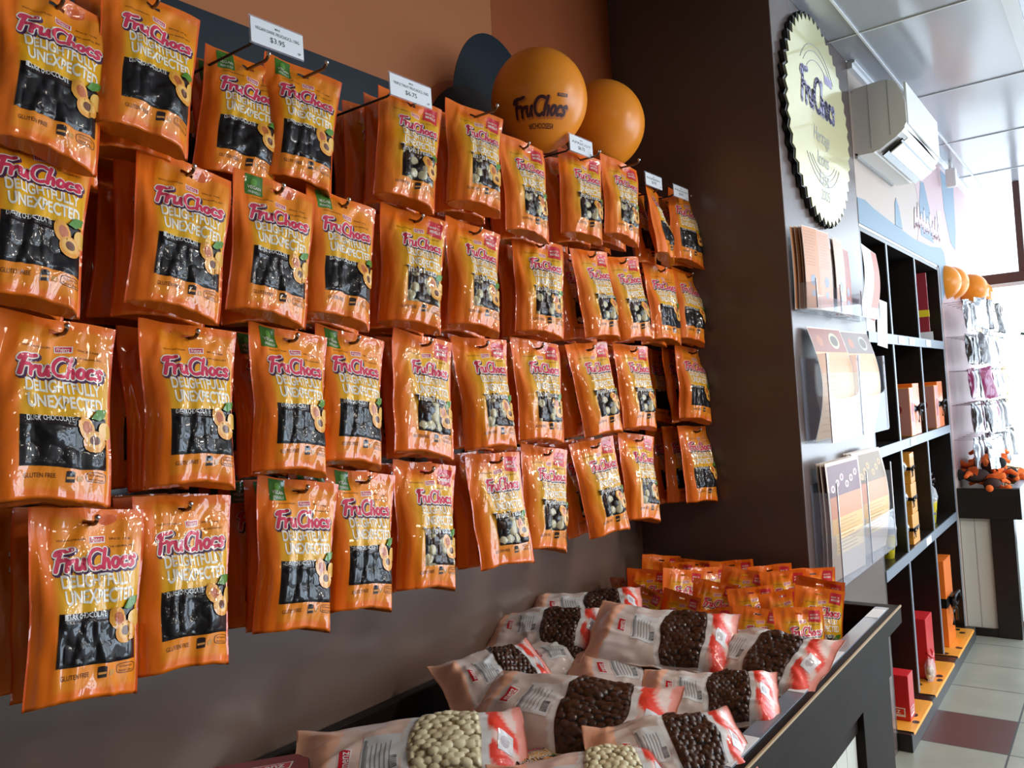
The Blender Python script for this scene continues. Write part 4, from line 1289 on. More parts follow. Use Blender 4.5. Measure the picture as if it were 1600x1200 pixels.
# row, kind, hole pixel, foot pixel, number behind, label of the front pouch
HANG = [
 (1, 'dark', (88, 12), (82, 245), 3, 'dark chocolate pouch, top row, glare across its window, nearest the camera', 0),
 (1, 'dark', (236, 12), (240, 238), 3, 'dark chocolate pouch, top row, second from the near end', 0),
 (1, 'vegan', (385, 108), (393, 282), 2, 'green-tagged pouch under the $3.95 tag, top row', 10),
 (1, 'vegan', (475, 120), (480, 292), 2, 'green-tagged pouch overlapped by its twin, top row, hook tip above', 10),
 (1, 'triple', (640, 165), (655, 330), 3, 'triple treats pouch hanging under the $6.75 tag, top row', 12),
 (1, 'triple', (742, 182), (768, 338), 2, 'triple treats pouch just below the lettered balloon, top row', 14),
 (1, 'triple', (815, 232), (848, 362), 2, 'narrow-looking triple treats pouch under the two balloons, top row', 5),
 (1, 'triple', (905, 250), (935, 380), 2, 'pouch hanging under the small blank tag, top row', 10),
 (1, 'triple', (968, 262), (985, 388), 2, 'pouch with a silver-looking window before the first small far tag, top row', 10),
 (1, 'dark', (1018, 300), (1045, 408), 1, 'pouch with a streak of glare beneath the first of two far tags, top row', -15),
 (1, 'dark', (1070, 312), (1092, 408), 1, 'last pouch of the top row, beneath the farthest tag', 15),
 (2, 'dark', (58, 238), (58, 470), 3, 'dark chocolate pouch, second row, nearest the camera', 0),
 (2, 'dark', (290, 258), (268, 490), 3, 'dark chocolate pouch, second row, standing apart with a dark gap behind', 0),
 (2, 'vegan', (430, 297), (438, 500), 3, 'green-tagged pouch, second row, in front of its twin', 4),
 (2, 'vegan', (532, 318), (538, 508), 2, 'green-tagged pouch, second row, beside the first triple treats pouch', 4),
 (2, 'triple', (648, 345), (672, 505), 3, 'yellow triple treats pouch, second row, first after the green tags', 12),
 (2, 'triple', (740, 366), (755, 515), 2, 'triple treats pouch with a red corner under the balloon, second row', 10),
 (2, 'triple', (840, 375), (872, 512), 3, 'triple treats pouch leaning past a dark gap, second row', 14),
 (2, 'triple', (920, 402), (960, 520), 2, 'third-last triple treats pouch of the second row', 8),
 (2, 'triple', (968, 408), (1010, 520), 2, 'triple treats pouch next to the paired dark ones, second row', 12),
 (2, 'dark', (1030, 425), (1062, 530), 1, 'dark chocolate pouch pressed against the last one, second row', 8),
 (2, 'dark', (1072, 425), (1090, 528), 1, 'last dark chocolate pouch of the second row, by the pillar', 10),
 (3, 'dark', (92, 510), (95, 772), 2, 'large-looking dark chocolate pouch, third row, nearest the camera', 0),
 (3, 'dark', (296, 520), (322, 742), 3, 'dark chocolate pouch tilted to one side, third row', 0),
 (3, 'vegan', (452, 526), (475, 735), 3, 'green-tagged pouch with curved glare, third row, in front of its twin', 2),
 (3, 'vegan', (548, 532), (548, 722), 2, 'green-tagged pouch tucked behind its twin, third row', 2),
 (3, 'triple', (662, 540), (682, 695), 3, 'triple treats pouch with a folded side, third row, first after the green tags', 5),
 (3, 'triple', (750, 541), (790, 688), 2, 'triple treats pouch with a bright red corner, third row, second after the green tags', 12),
 (3, 'triple', (837, 545), (872, 682), 2, 'triple treats pouch showing many cream balls, third row', 12),
 (3, 'triple', (917, 548), (962, 672), 3, 'fourth triple treats pouch of the third row, wide orange side showing', 12),
 (3, 'triple', (985, 552), (1020, 665), 1, 'triple treats pouch overlapping another, near the far end of the third row', 10),
 (3, 'dark', (1080, 552), (1106, 648), 2, 'last pouch of the third row, dark window under the far end', 12),
 (4, 'dark', (140, 828), (153, 1100), 3, 'sharpest dark chocolate pouch, bottom row, nearest the camera', 0),
 (4, 'dark', (285, 797), (312, 1030), 3, 'dark chocolate pouch with bright streaks, bottom row, second from the near end', 2),
 (4, 'vegan', (468, 776), (482, 975), 3, 'green-tagged pouch with a crumpled foot, bottom row', 2),
 (4, 'vegan', (565, 760), (588, 948), 2, 'green-tagged pouch with visible dark balls, bottom row, beside the triple treats', 2),
 (4, 'triple', (665, 746), (693, 925), 3, 'triple treats pouch with apricots, bottom row, first after the green tags', 8),
 (4, 'triple', (772, 722), (815, 882), 2, 'triple treats pouch tilted to one side, bottom row, second after the green tags', 10),
 (4, 'triple', (850, 717), (868, 848), 2, 'triple treats pouch half hidden by a tilted one, bottom row', 5),
 (4, 'triple', (925, 703), (972, 832), 3, 'pouch with a crumpled silvery window, bottom row', 14),
 (4, 'triple', (995, 696), (1025, 815), 1, 'triple treats pouch beside the crumpled silvery one, bottom row', 10),
 (4, 'dark', (1085, 680), (1118, 782), 2, 'last dark chocolate pouch of the bottom row, by the pillar', 12),
]
HOOKX = []
bmh = bmesh.new()
HOOK_MESH = {}
ORD = ('first', 'second', 'third', 'fourth', 'fifth', 'sixth', 'seventh', 'eighth', 'ninth', 'tenth', 'eleventh')
for n, (row, kind, hp, fp, nb, lab, tw) in enumerate(HANG):
    pos = [q for q in HANG if q[0] == row].index(HANG[n])
    z = ROWZ[row]
    d = ray(*hp); Y = (z-EYE)/d.z*d.y if row in (1, 2) else 1.25
    if row == 2: Y = 1.25
    Y = max(1.20, min(1.36, Y))
    if row == 1: Y = {0: 1.25, 1: 1.25, 2: 1.33, 3: 1.30, 4: 1.27}.get(n, 1.24)
    p = at(*hp, Y=Y)
    if row == 1: z = max(2.22, min(2.32, p.z))
    tilt = R(9.0)
    q = at(*fp, Y=Y-0.030-PH*math.sin(tilt))
    roll = math.atan2(q.x-p.x, p.z-q.z)
    roll = max(-R(12), min(R(12), roll))
    rr = random.Random(n*3+1)
    P = Vector((p.x, Y, z))
    twist = -R(tw + 4 + rr.uniform(-3, 3))
    # front pouch: foot swings outwards; positive rx tips the foot towards -y
    pouch(kind, rr.randrange(4) if kind != 'dark' else (n % 4), P, -tilt, -roll, twist, lab, '%s pouches hanging in the %s row' % ({'dark': 'dark chocolate', 'vegan': 'green-tagged', 'triple': 'triple treats'}[kind], RN[row]))
    gap = (YW-0.045-Y)/(nb+0.6)
    gap = min(gap, 0.062)
    for k in range(nb):
        pb_ = P + Vector((rr.uniform(-0.006, 0.006), gap*(k+1), -0.001))
        pouch(kind, rr.randrange(4), pb_, -R(8.5-2.2*(k+1)), -roll*0.5+R(rr.uniform(-4, 4)), twist*0.5+R(rr.uniform(-10, 5)),
              '%s pouch, %s back on the %s hook from the near end, %s row' % ({'dark': 'dark chocolate', 'vegan': 'green-tagged', 'triple': 'triple treats'}[kind], ('second', 'third', 'fourth')[k], ORD[pos], RN[row]),
              'pouches queued on the hooks of the %s row' % RN[row])
    # hook: straight rod from the wall, tip turned up
    hl = YW - Y + (0.075 if (row == 1 and n in (2, 3, 5, 7, 8)) else 0.030)
    o = empty('display_hook', (P.x, YW-0.0015, z-0.0015))
    bm = bmesh.new()
    pts = [(0, -0.012, 0), (0, -hl+0.02, 0.0)] + [(0, -hl+0.02-0.014*math.sin(R(a_)), 0.014*(1-math.cos(R(a_)))) for a_ in (25, 50, 75)]
    add_tube(bm, pts, 0.0032, 8)
    from_bm('rod', bm, M['hook'], o)
    bm = bmesh.new(); bmesh.ops.create_uvsphere(bm, u_segments=10, v_segments=8, radius=0.0045, matrix=Matrix.Translation(pts[-1]))
    from_bm('tip', bm, M['steel'], o, True)
    box('bracket', (-0.012, -0.012, -0.022), (0.012, 0, 0.022), M['hook'], o, 0.002)
    tag(o, 'bronzed wire hook, %s from the near end of the %s row of pouches' % (ORD[pos], RN[row]), 'hook', 'wire hooks of the %s row' % RN[row])

# ------------------------------------------------------------------ price tags on arms above the top row
TAGS = [((390, 26), (474, 93), 'VEGAN DARK FRUCHOCS, 150G', '$3.95', 'large white price tag reading $3.95'),
        ((608, 119), (674, 165), 'TRIPLE TREAT FRUCHOCS, 150G', '$6.75', 'white price tag reading $6.75'),
        ((889, 210), (926, 247), 'APRICOT', '$6.75', 'small white price tag in front of the plain balloon'),
        ((1007, 268), (1035, 298), 'RASPBERRY', '$3.95', 'small white price tag, first of two beside the pillar'),
        ((1051, 288), (1076, 314), 'PEACH', '$3.95', 'small white price tag nearest the pillar')]
for n, (pa, pb_, s1, s2, lab) in enumerate(TAGS):
    yy = 1.20 if n != 3 and n != 4 else 1.21
    A, B = at(*pa, Y=yy), at(*pb_, Y=yy)
    wd = B.x-A.x; hh = 0.046 if n < 3 else 0.04
    if n > 2: wd *= 0.95
    cz = (A.z+B.z)/2 if n < 2 else (at((pa[0]+pb_[0])/2, (pa[1]+pb_[1])/2, Y=yy).z)
    t = empty('price_tag', ((A.x+B.x)/2, yy, cz))
    box('ticket', (-wd/2, -0.0015, -hh/2), (wd/2, 0.0, hh/2), M['card'], t)
    box('holder_sleeve', (-wd/2-0.002, 0.0002, -hh/2-0.002), (wd/2+0.002, 0.0016, hh/2+0.004), M['acrylic'], t)
    a = Art(); k = (0.03, 0.03, 0.035)
    a.text('MENZ', -wd*0.05, hh*0.28, wd*0.10, hh*0.08, k, 0.0018, bold=0.01)
    a.text(s1, -wd*0.42, hh*0.04, wd*0.84, hh*0.15, k, 0.0018, bold=0.004)
    a.text(s2, -wd*0.15, -hh*0.30, wd*0.28, hh*0.24, k, 0.0018, bold=0.01)
    a.text('GF', wd*0.38, -hh*0.38, wd*0.06, hh*0.09, k, 0.0018, bold=0.02)
    flat_art('lettering', a, MXF, parent=t)
    bm = bmesh.new(); add_tube(bm, [(-wd/2+0.012, 0.004, -hh*0.3), (-wd/2+0.012, 0.02, -hh*0.42), (-wd/2+0.010, YW-yy-0.001, -hh*0.42)], 0.0026, 6)
    from_bm('arm', bm, M['ink'], t)
    tag(t, lab, 'price tag', 'price tags above the top row')

# ------------------------------------------------------------------ balloons


def balloon(loc, rx, rz, label, yaw=0.0, text=False, group=None, tilt=0.0):
    t = empty('balloon', loc, (0, tilt, yaw))
    bm = bmesh.new()
    prof_ = []
    n = 28
    for k in range(n+1):
        a_ = PI*k/n; z = math.cos(a_)*rz; r_ = math.sin(a_)*rx*(1.0 if z > 0 else 1-0.10*(-z/rz)**2)
        prof_.append((max(0, r_), z))
    add_lathe(bm, prof_, 48)
    from_bm('latex', bm, M['balloon'], t, True)
    bm = bmesh.new()
    add_lathe(bm, [(0.004, -rz+0.002), (0.005, -rz-0.006), (0.011, -rz-0.014), (0.009, -rz-0.015), (0, -rz-0.010)], 14)
    from_bm('knot', bm, M['balloon'], t, True)
    if text:
        a = Art(); c = (0.055, 0.006, 0.012)
        logo(a, -0.085, -0.082, 0.165, 0.044, [((0.62, 0.16, 0.02), 0.16, 0.04, -0.06), (c, 0.02, 0, 0)], base=0.0006, step=0.0004, rot=0.03)
        a.text('#ICHOOSESA', -0.050, -0.110, 0.100, 0.013, c, 0.0008, bold=0.012)
        a.poly([(0.045, -0.033), (0.075, -0.032), (0.075, -0.023), (0.045, -0.024)], c, 0.0008)
        a.text('menz', 0.049, -0.0305, 0.022, 0.005, (0.8, 0.28, 0.03), 0.0012)
        g = [k*0.012-0.12 for k in range(21)]
        vs, fs, cs = a.data(g, g)
        V = []
        for x, z, l in vs:
            q = x/(rx*0.99)          # wrap round the curved face
            th = q
            zz = z
            kk = 1.0 if zz > 0 else 1-0.10*(-zz/rz)**2
            rr_ = rx*kk*math.sqrt(max(0.01, 1-(zz/rz)**2))+l
            V.append((rr_*math.sin(th), -rr_*math.cos(th), zz))
        me = bpy.data.meshes.new('lettering'); me.from_pydata(V, [], fs)
        ca = me.color_attributes.new('print', 'FLOAT_COLOR', 'CORNER'); k = 0
        for f, c_ in zip(fs, cs):
            for _ in f: ca.data[k].color = c_; k += 1
        link('lettering', me, PAINT, t)
    tag(t, label, 'balloon', group)
    return t


balloon((1.95, 1.29, 2.452), 0.137, 0.147, 'orange balloon with dark brand lettering above the top row', R(-52), True, tilt=R(3))
balloon((2.33, 1.30, 2.475), 0.133, 0.143, 'plain orange balloon tucked behind the lettered one', R(10))
for (px, py, Y, r_, lab) in ((1474, 442, 0.80, 0.12, 'orange balloon half hidden by the shelving edge'), (1487, 443, 0.70, 0.12, 'orange balloon next to the shelving, second of the far cluster'),
                             (1518, 453, 0.62, 0.125, 'roundest orange balloon of the far cluster by the window'), (1527, 462, 0.72, 0.12, 'orange balloon peeking out low behind the far cluster')):
    X = {1474: 5.95, 1487: 6.25, 1518: 6.56, 1527: 6.88}[px]
    p = at(px, py, X=X); r_ = 0.105
    balloon(p, r_, r_*1.06, lab, 0, group='balloons by the far window')

# ------------------------------------------------------------------ bulk bags lying in the bench
BL, BW = 0.40, 0.25


def bulk_art():
    a = Art()
    a.poly([(-0.105, 0.030), (-0.045, 0.036), (-0.043, 0.014), (-0.103, 0.008)], (0.55, 0.02, 0.03), 0.0005)
    return a


def build_bulk(seed, cream, thick):
    rr = random.Random(seed); off = Vector((rr.uniform(0, 90), rr.uniform(0, 90), 0))
    NX, NY = 90, 52
    def S(s, t, side):
        a_ = min(1, abs(t)/0.97); b_ = smooth(0.0, 0.16, s)*smooth(0.0, 0.14, 1-s)
        h_ = thick*b_*max(0, 1-a_**2.6)**0.6
        h_ *= 1+0.25*math.sin(s*5.5+seed)
        w_ = BW/2*(1-0.10*b_+0.015*math.sin(s*7+seed))
        x = (s-0.5)*BL; y = t*w_
        cr = noise.noise(Vector((s*4, t*1.6, 0))+off)*0.010 + noise.noise(Vector((s*9, t*4, 4))+off)*0.0045
        rid = (0.5-min(abs(noise.noise(Vector((s*4-t, t*2+s*2, 8))+off))*2.0, 0.5))*0.008
        z = side*h_ + (cr + (rid if side > 0 else 0))*(0.35+0.65*b_)
        x += 0.008*noise.noise(Vector((0, t*2, s))+off)
        return Vector((x, y, z))
    peach, grey, white, redd, pnk = (0.90, 0.50, 0.34), (0.68, 0.59, 0.55), (0.82, 0.86, 0.88), (0.82, 0.060, 0.035), (0.88, 0.36, 0.30)
    if cream: grey = (0.80, 0.60, 0.52)
    WC_, WR = 0.665, 0.115           # window centre along the bag, half width
    def colr(s, t):
        bow = 0.05*(1-t*t)
        l0 = WC_-WR-bow; l1 = WC_+WR+bow*0.6
        if s < 0.17+0.05*t: return peach
        if s < l0-0.035: return grey
        if s < l0: return white
        if s > l1+0.035:
            if s > 0.965: return pnk
            q = math.sin(s*34+t*4+2*math.sin(t*3))
            return redd if q > -0.1 else (pnk if q > -0.7 else (0.80, 0.62, 0.56))
        if s > l1: return white
        return grey
    V, Fc, Cc = [], [], []
    for side in (1, -1):
        b = len(V)
        for j in range(NY+1):
            for i in range(NX+1):
                V.append(S(i/NX, -1+2*j/NY, side))
        for j in range(NY):
            for i in range(NX):
                q = (b+j*(NX+1)+i, b+j*(NX+1)+i+1, b+(j+1)*(NX+1)+i+1, b+(j+1)*(NX+1)+i)
                Fc.append(q if side > 0 else q[::-1])
                if side > 0: Cc.append(tuple(colr((i+a_)/NX, -1+2*(j+b_)/NY) for a_, b_ in ((0, 0), (1, 0), (1, 1), (0, 1))))
                else: Cc.append(lerp3(peach, grey, 0.5))
    # join the rims where the two sheets part
    top0, bot0 = 0, (NX+1)*(NY+1)
    for i in range(NX):
        for j in (0, NY):
            Fc.append((top0+j*(NX+1)+i, top0+j*(NX+1)+i+1, bot0+j*(NX+1)+i+1, bot0+j*(NX+1)+i)); Cc.append(peach)
    for j in range(NY):
        for i in (0, NX):
            Fc.append((top0+j*(NX+1)+i, top0+(j+1)*(NX+1)+i, bot0+(j+1)*(NX+1)+i, bot0+j*(NX+1)+i)); Cc.append(peach)
    # printed artwork, conformed
    a = Art()
    xs = lambda s: (s-0.5)*BL
    a.poly([(xs(.200), -0.030), (xs(.255), -0.035), (xs(.262), 0.022), (xs(.207), 0.027)], (0.80, 0.78, 0.78), 0.0006)
    a.poly([(xs(.205), -0.027), (xs(.250), -0.031), (xs(.256), 0.018), (xs(.212), 0.023)], (0.58, 0.015, 0.03), 0.0010)
    a.text('menz', xs(.252), -0.025, 0.040, 0.0105, (0.85, 0.82, 0.80), 0.0014, rot=PI/2, bold=0.01)
    a.poly([(xs(.30), -0.052), (xs(.465), -0.056), (xs(.47), 0.050), (xs(.305), 0.054)], (0.74, 0.78, 0.80), 0.0008)
    rl = random.Random(4)
    for k in range(6):
        a.poly([(xs(.325+.02*k), -0.045), (xs(.325+.02*k)+0.0016, -0.045), (xs(.325+.02*k)+0.0016, 0.03+rl.uniform(-.01, .015)), (xs(.325+.02*k), 0.03)], (0.30, 0.32, 0.35), 0.0012)
    a.poly([(xs(.308), -0.046), (xs(.322), -0.046), (xs(.322), 0.044), (xs(.308), 0.044)], (0.25, 0.26, 0.28), 0.0011)
    for k in range(12):
        yk = -0.045+0.0026*k
        a.poly([(xs(.425), yk), (xs(.458), yk), (xs(.458), yk+rl.uniform(.0007, .0018)), (xs(.425), yk+0.0010)], (0.04, 0.04, 0.05), 0.0012)
    # small crest printed on the red end
    a.poly([(xs(.875), -0.030), (xs(.935), -0.034), (xs(.94), 0.020), (xs(.88), 0.026)], (0.72, 0.72, 0.74), 0.0008)
    a.disc(xs(.905), -0.004, 0.007, 0.016, (0.45, 0.40, 0.42), 0.0012)
    gx = [xs(i/NX) for i in range(1, NX)]
    gy = [(-1+2*j/NY)*BW/2 for j in range(1, NY)]
    vs, fs, cs = a.data(gx, gy)
    def surf(x, y, l):
        s, t = x/BL+0.5, y/(BW/2)
        e = 1e-3
        p = S(s, t, 1); n = (S(s+e, t, 1)-S(s-e, t, 1)).cross(S(s, t+e, 1)-S(s, t-e, 1)).normalized()
        if n.z < 0: n = -n
        return p+n*l
    b = len(V)
    V += [surf(*v) for v in vs]
    cc4 = []
    for f, c in zip(fs, cs): Fc.append(tuple(b+i for i in f)); Cc.append(c[:3])
    me = bpy.data.meshes.new('bag_film'); me.from_pydata([tuple(v) for v in V], [], Fc)
    ca = me.color_attributes.new('print', 'FLOAT_COLOR', 'CORNER'); k = 0
    for f, c in zip(Fc, Cc):
        for q in range(len(f)): ca.data[k].color = (*(c[q] if isinstance(c[0], tuple) else c), 1); k += 1
    me.polygons.foreach_set('use_smooth', [True]*len(Fc)); me.materials.append(FILM2)
    # window full of balls
    nx, ny = 64, 110
    br = 0.0098; balls = []; rb = random.Random(seed+3); y = -BW/2; row = 0
    while y < BW/2:
        x = xs(WC_-WR-.08)+(br*.9 if row % 2 else 0)
        while x < xs(WC_+WR+.08):
            balls.append((x+rb.uniform(-.003, .003), y+rb.uniform(-.003, .003), br*rb.uniform(.85, 1.15), rb.uniform(.7, 1))); x += br*1.85
        y += br*1.6; row += 1
    cell = {}
    for q in balls: cell.setdefault((int(q[0]//0.012), int(q[1]//0.012)), []).append(q)
    WV, WF, WC = [], [], []
    for j in range(ny+1):
        t = -0.93+1.86*j/ny; bow = 0.05*(1-t*t); s0 = WC_-WR-bow; s1 = WC_+WR+bow*0.6
        for i in range(nx+1):
            fu = i/nx; s = s0+(s1-s0)*fu; x, yv = xs(s), t*BW/2
            h_ = 0; hit = False
            ci, cj = int(x//0.012), int(yv//0.012)
            for di in (-1, 0, 1):
                for dj in (-1, 0, 1):
                    for bx, by, r_, k_ in cell.get((ci+di, cj+dj), ()):
                        d2 = (x-bx)**2+(yv-by)**2
                        if d2 < r_*r_:
                            hit = True; h_ = max(h_, math.sqrt(r_*r_-d2)*0.62*k_)
            e_ = min(fu, 1-fu, j/ny, 1-j/ny); sm = smooth(0, 0.07, e_)
            WV.append(surf(x, yv, 0.0010+h_*sm))
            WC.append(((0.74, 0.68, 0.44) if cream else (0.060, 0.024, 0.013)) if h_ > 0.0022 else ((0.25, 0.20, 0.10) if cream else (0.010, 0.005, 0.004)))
    for j in range(ny):
        for i in range(nx): WF.append((j*(nx+1)+i, j*(nx+1)+i+1, (j+1)*(nx+1)+i+1, (j+1)*(nx+1)+i))
    mw = bpy.data.meshes.new('chocolate_window'); mw.from_pydata([tuple(v) for v in WV], [], WF)
    ca = mw.color_attributes.new('print', 'FLOAT_COLOR', 'POINT')
    for k, c in enumerate(WC): ca.data[k].color = (*c, 1)
    mw.polygons.foreach_set('use_smooth', [True]*len(WF)); mw.materials.append(WINDOW)
    return me, mw


BULK = [build_bulk(2, False, 0.036), build_bulk(6, False, 0.042), build_bulk(11, False, 0.032), build_bulk(4, True, 0.040)]


def bulk(var, A, za, B, zb, side_tilt, label, sc=1.0, wsc=1.0):
    """A, B: photo pixels of the peach end and the red end, za, zb their heights"""
    a_, b_ = at(*A, Z=za), at(*B, Z=zb)
    X_ = (b_-a_).normalized(); Lw = (b_-a_).length
    up = Vector((0, 0, 1)); Yv = up.cross(X_).normalized(); Zv = X_.cross(Yv)
    rot = Matrix((X_, Yv, Zv)).transposed().to_4x4() @ Matrix.Rotation(side_tilt, 4, 'X')
    k = Lw/BL*sc
    t = empty('bulk_sweet_bag')
    t.matrix_world = Matrix.Translation((a_+b_)/2) @ rot @ Matrix.Diagonal((k, wsc, 1, 1))
    me, mw = BULK[var]
    for nm, m_ in (('bag_film', me), ('chocolate_window', mw)):
        o = bpy.data.objects.new(nm, m_); C.objects.link(o); o.parent = t
    tag(t, label, 'bag', 'bulk bags of chocolate balls heaped in the bench')
    return t


BK = [
 (0, (925, 985), 0.960, (1150, 1010), 0.935, R(28), 'large bag high on the heap, its printed label upside down, below the orange pouches', 1.0, 0.95),
 (1, (738, 1102), 0.900, (1050, 1142), 0.900, R(26), 'largest bag in the middle of the heap with a window of brown balls', 1.0, 1.0),
 (2, (1085, 1015), 0.905, (1292, 1050), 0.915, R(24), 'bag whose window end tips over the bench rail', 1.0, 0.95),
 (0, (1000, 1090), 0.900, (1218, 1095), 0.905, R(22), 'small-looking peach bag near the rail, red tag facing up', 1.0, 0.75),
 (2, (925, 1200), 0.880, (1168, 1165), 0.890, R(22), 'pale bag with brown balls nearest the bench rail at the front', 1.0, 0.9),
 (1, (695, 1092), 0.905, (855, 1042), 0.925, R(28), 'bag in shade at the wall side with a red slanting stripe', 1.0, 0.9),
 (2, (760, 990), 0.930, (945, 985), 0.945, R(26), 'bag lying against the wall with an orange-red stripe', 1.0, 0.8),
 (0, (825, 962), 0.945, (1005, 948), 0.960, R(26), 'farthest bulk bag by the wall, beside the orange pouches', 1.0, 0.75),
 (1, (800, 1055), 0.870, (960, 1020), 0.880, R(20), 'bag mostly buried between the two largest bags', 1.0, 0.8),
 (0, (890, 1065), 0.865, (1110, 1040), 0.880, R(22), 'bag beneath the heap top showing a red end', 1.0, 0.9),
 (3, (455, 1215), 0.880, (825, 1172), 0.885, R(26), 'peach bag with a window of cream balls at the front of the bench', 1.0, 0.95),
 (3, (770, 1265), 0.86, (1060, 1228), 0.86, R(19), 'bag of cream balls cut off by the bottom of the view', 1.0, 0.9),
]
for q in BK: bulk(*q)

# filling layers under the heap that show in the gaps
for n, (px, py, z, rz, ry, kind, lab) in enumerate((
        (715, 1143, 0.845, 25, 0, 'triple', 'orange pouch lying flat between the wall-side bags and the cream ball bag'),
        (790, 1165, 0.862, -30, 0, 'triple', 'orange pouch lying under the largest bulk bag, yellow lettering showing'),
        (870, 1172, 0.858, -55, 0, 'vegan', 'orange pouch lying flat with a green corner, front of the heap'),
        (880, 1195, 0.84, 10, 0, 'dark', 'orange pouch lying flat under the pale front bag'))):
    p = at(px, py, Z=z)
    t = pouch(kind, n, p, -R(84), 0, R(rz), lab, 'orange pouches lying in the bench')

rx_ = empty('carton_box', at(395, 1215, Z=0.90), (0, 0, R(0)))
rx_.location = at(402, 1203, Z=0.905) + Vector((0, 0, 0)); rx_.rotation_euler = (R(0), 0, R(-38))
box('carton', (-0.10, -0.05, -0.05), (0.10, 0.05, 0.0), M['ink'], rx_, 0.001)
a = Art()
a.poly([(-0.098, -0.048), (0.098, -0.048), (0.098, 0.048), (-0.098, 0.048)], (0.20, 0.012, 0.012), 0.0004)
for k in range(11): a.poly([(-0.098, -0.046+0.009*k), (0.098, -0.046+0.009*k), (0.098, -0.0445+0.009*k), (-0.098, -0.0445+0.009*k)], (0.45, 0.03, 0.02), 0.0006)
a.poly([(-0.02, -0.020), (0.062, -0.020), (0.070, 0.012), (-0.02, 0.012)], (0.80, 0.78, 0.76), 0.0008)
a.poly([(-0.017, -0.017), (0.060, -0.017), (0.066, 0.009), (-0.017, 0.009)], (0.55, 0.02, 0.03), 0.0011)
a.text('menz', -0.010, -0.012, 0.062, 0.016, (0.85, 0.83, 0.80), 0.0014, bold=0.02)
flat_art('printed_lid', a, Matrix.Identity(4), parent=rx_)
tag(rx_, 'dark red striped carton at the near end of the bench', 'box')

# orange pouches standing packed at the far end of the bench
GRID = []
rr = random.Random(21)
names_r = ('rail side', 'second rank from the rail', 'third rank from the rail', 'fourth rank from the rail', 'rank by the wall')
k = 0
FR = [(2.38, 0.80, 1.02, 12, -12, 'standing orange pouch closest to the rail, its lettering bent over a fold'),
      (2.40, 0.93, 1.00, -6, -14, 'standing orange pouch with pink lettering facing the aisle, second from the rail'),
      (2.36, 1.06, 0.985, -18, -16, 'standing orange pouch behind the top bulk bag, half lettering showing'),
      (2.42, 1.18, 1.01, -30, -8, 'standing orange pouch in the front rank, turned towards the wall'),
      (2.40, 1.30, 1.03, -45, -10, 'standing orange pouch behind the farthest bulk bags'),
      (2.44, 1.42, 1.03, -60, 10, 'dark-looking orange pouch leaning on the wall corner'),
      (2.53, 0.78, 1.035, 8, -6, 'second-rank orange pouch at the rail'), (2.52, 0.89, 1.03, -5, -6, 'second-rank orange pouch, next after the rail one'),
      (2.54, 1.00, 1.02, 4, -8, 'second-rank orange pouch behind the one facing the aisle'), (2.52, 1.11, 1.04, -10, -4, 'second-rank orange pouch in the middle of the rank'),
      (2.55, 1.23, 1.05, 12, -8, 'second-rank orange pouch, second from the wall'), (2.54, 1.36, 1.045, -20, -5, 'second-rank orange pouch beside the wall'),
      (2.63, 0.81, 1.05, -12, -3, 'third-rank orange pouch nearest the rail'), (2.64, 0.93, 1.045, 6, -6, 'third-rank orange pouch, next one in'),
      (2.63, 1.05, 1.055, -8, -4, 'third-rank orange pouch at the centre'), (2.65, 1.18, 1.06, 14, -4, 'third-rank orange pouch past the centre'),
      (2.64, 1.31, 1.06, -6, -3, 'third-rank orange pouch near the wall'), (2.72, 0.86, 1.06, 4, -2, 'back-rank orange pouch against the pillar, rail side'),
      (2.73, 1.00, 1.06, -8, -2, 'back-rank orange pouch against the pillar, second in'), (2.72, 1.13, 1.065, 8, -2, 'back-rank orange pouch against the pillar, third in'),
      (2.73, 1.27, 1.065, -4, -2, 'back-rank orange pouch against the pillar, fourth in'), (2.72, 1.40, 1.06, 6, -1, 'back-rank orange pouch in the corner of wall and pillar')]
for n, (x, y, zt, rz, lean, lab) in enumerate(FR):
    pouch('triple', n, Vector((x, y, zt-TOP-0.048+rr.uniform(-.012, .012))), R(lean+rr.uniform(-6, 3)), R(rr.uniform(-11, 11)), R(-62+rz+rr.uniform(-14, 14)), lab, 'orange pouches standing at the far end of the bench', 0.88)

# ------------------------------------------------------------------ far table by the window
XB, YB, ZB = 5.74, 0.555, 0.905
XR = XW-0.10
ft = empty('display_table', (XB, YB, 0))
def fb_(name, lo, hi, m, bev=0.0):
    return box(name, tuple(lo[i]-(XB, YB, 0)[i] for i in range(3)), tuple(hi[i]-(XB, YB, 0)[i] for i in range(3)), M[m], ft, bev)
fb_('front_rail', (XB, YB, 0.72), (XR, YB+0.03, ZB), 'black', 0.004)
fb_('end_rail', (XB, YB+0.03, 0.72), (XB+0.03, YP-0.003, ZB), 'black', 0.004)
fb_('end_rail', (XR-0.03, YB+0.03, 0.72), (XR, YP-0.003, ZB), 'black', 0.004)
fb_('tray_floor', (XB+0.03, YB+0.03, 0.74), (XR-0.03, YP-0.003, 0.76), 'black')
fb_('ticket_strip', (XB+0.02, YB+0.001, ZB), (XR, YB+0.05, ZB+0.004), 'edge')
fb_('leg', (XB+0.01, YB+0.045, 0.0), (XB+0.10, YB+0.17, 0.72), 'black', 0.003)
fb_('leg', (XR-0.12, YB+0.045, 0.0), (XR-0.02, YB+0.17, 0.72), 'black', 0.003)
fb_('end_panel', (XB+0.03, YB+0.171, 0.05), (XB+0.045, YP-0.003, 0.72), 'boards')
fb_('panel_groove', (XB+0.029, YB+0.255, 0.05), (XB+0.031, YB+0.259, 0.72), 'grille')
fb_('plinth', (XB+0.015, YB+0.171, 0.0), (XB+0.06, YP-0.003, 0.05), 'black')
fb_('front_panel', (XB+0.101, YB+0.06, 0.05), (XR-0.121, YB+0.075, 0.72), 'boards')
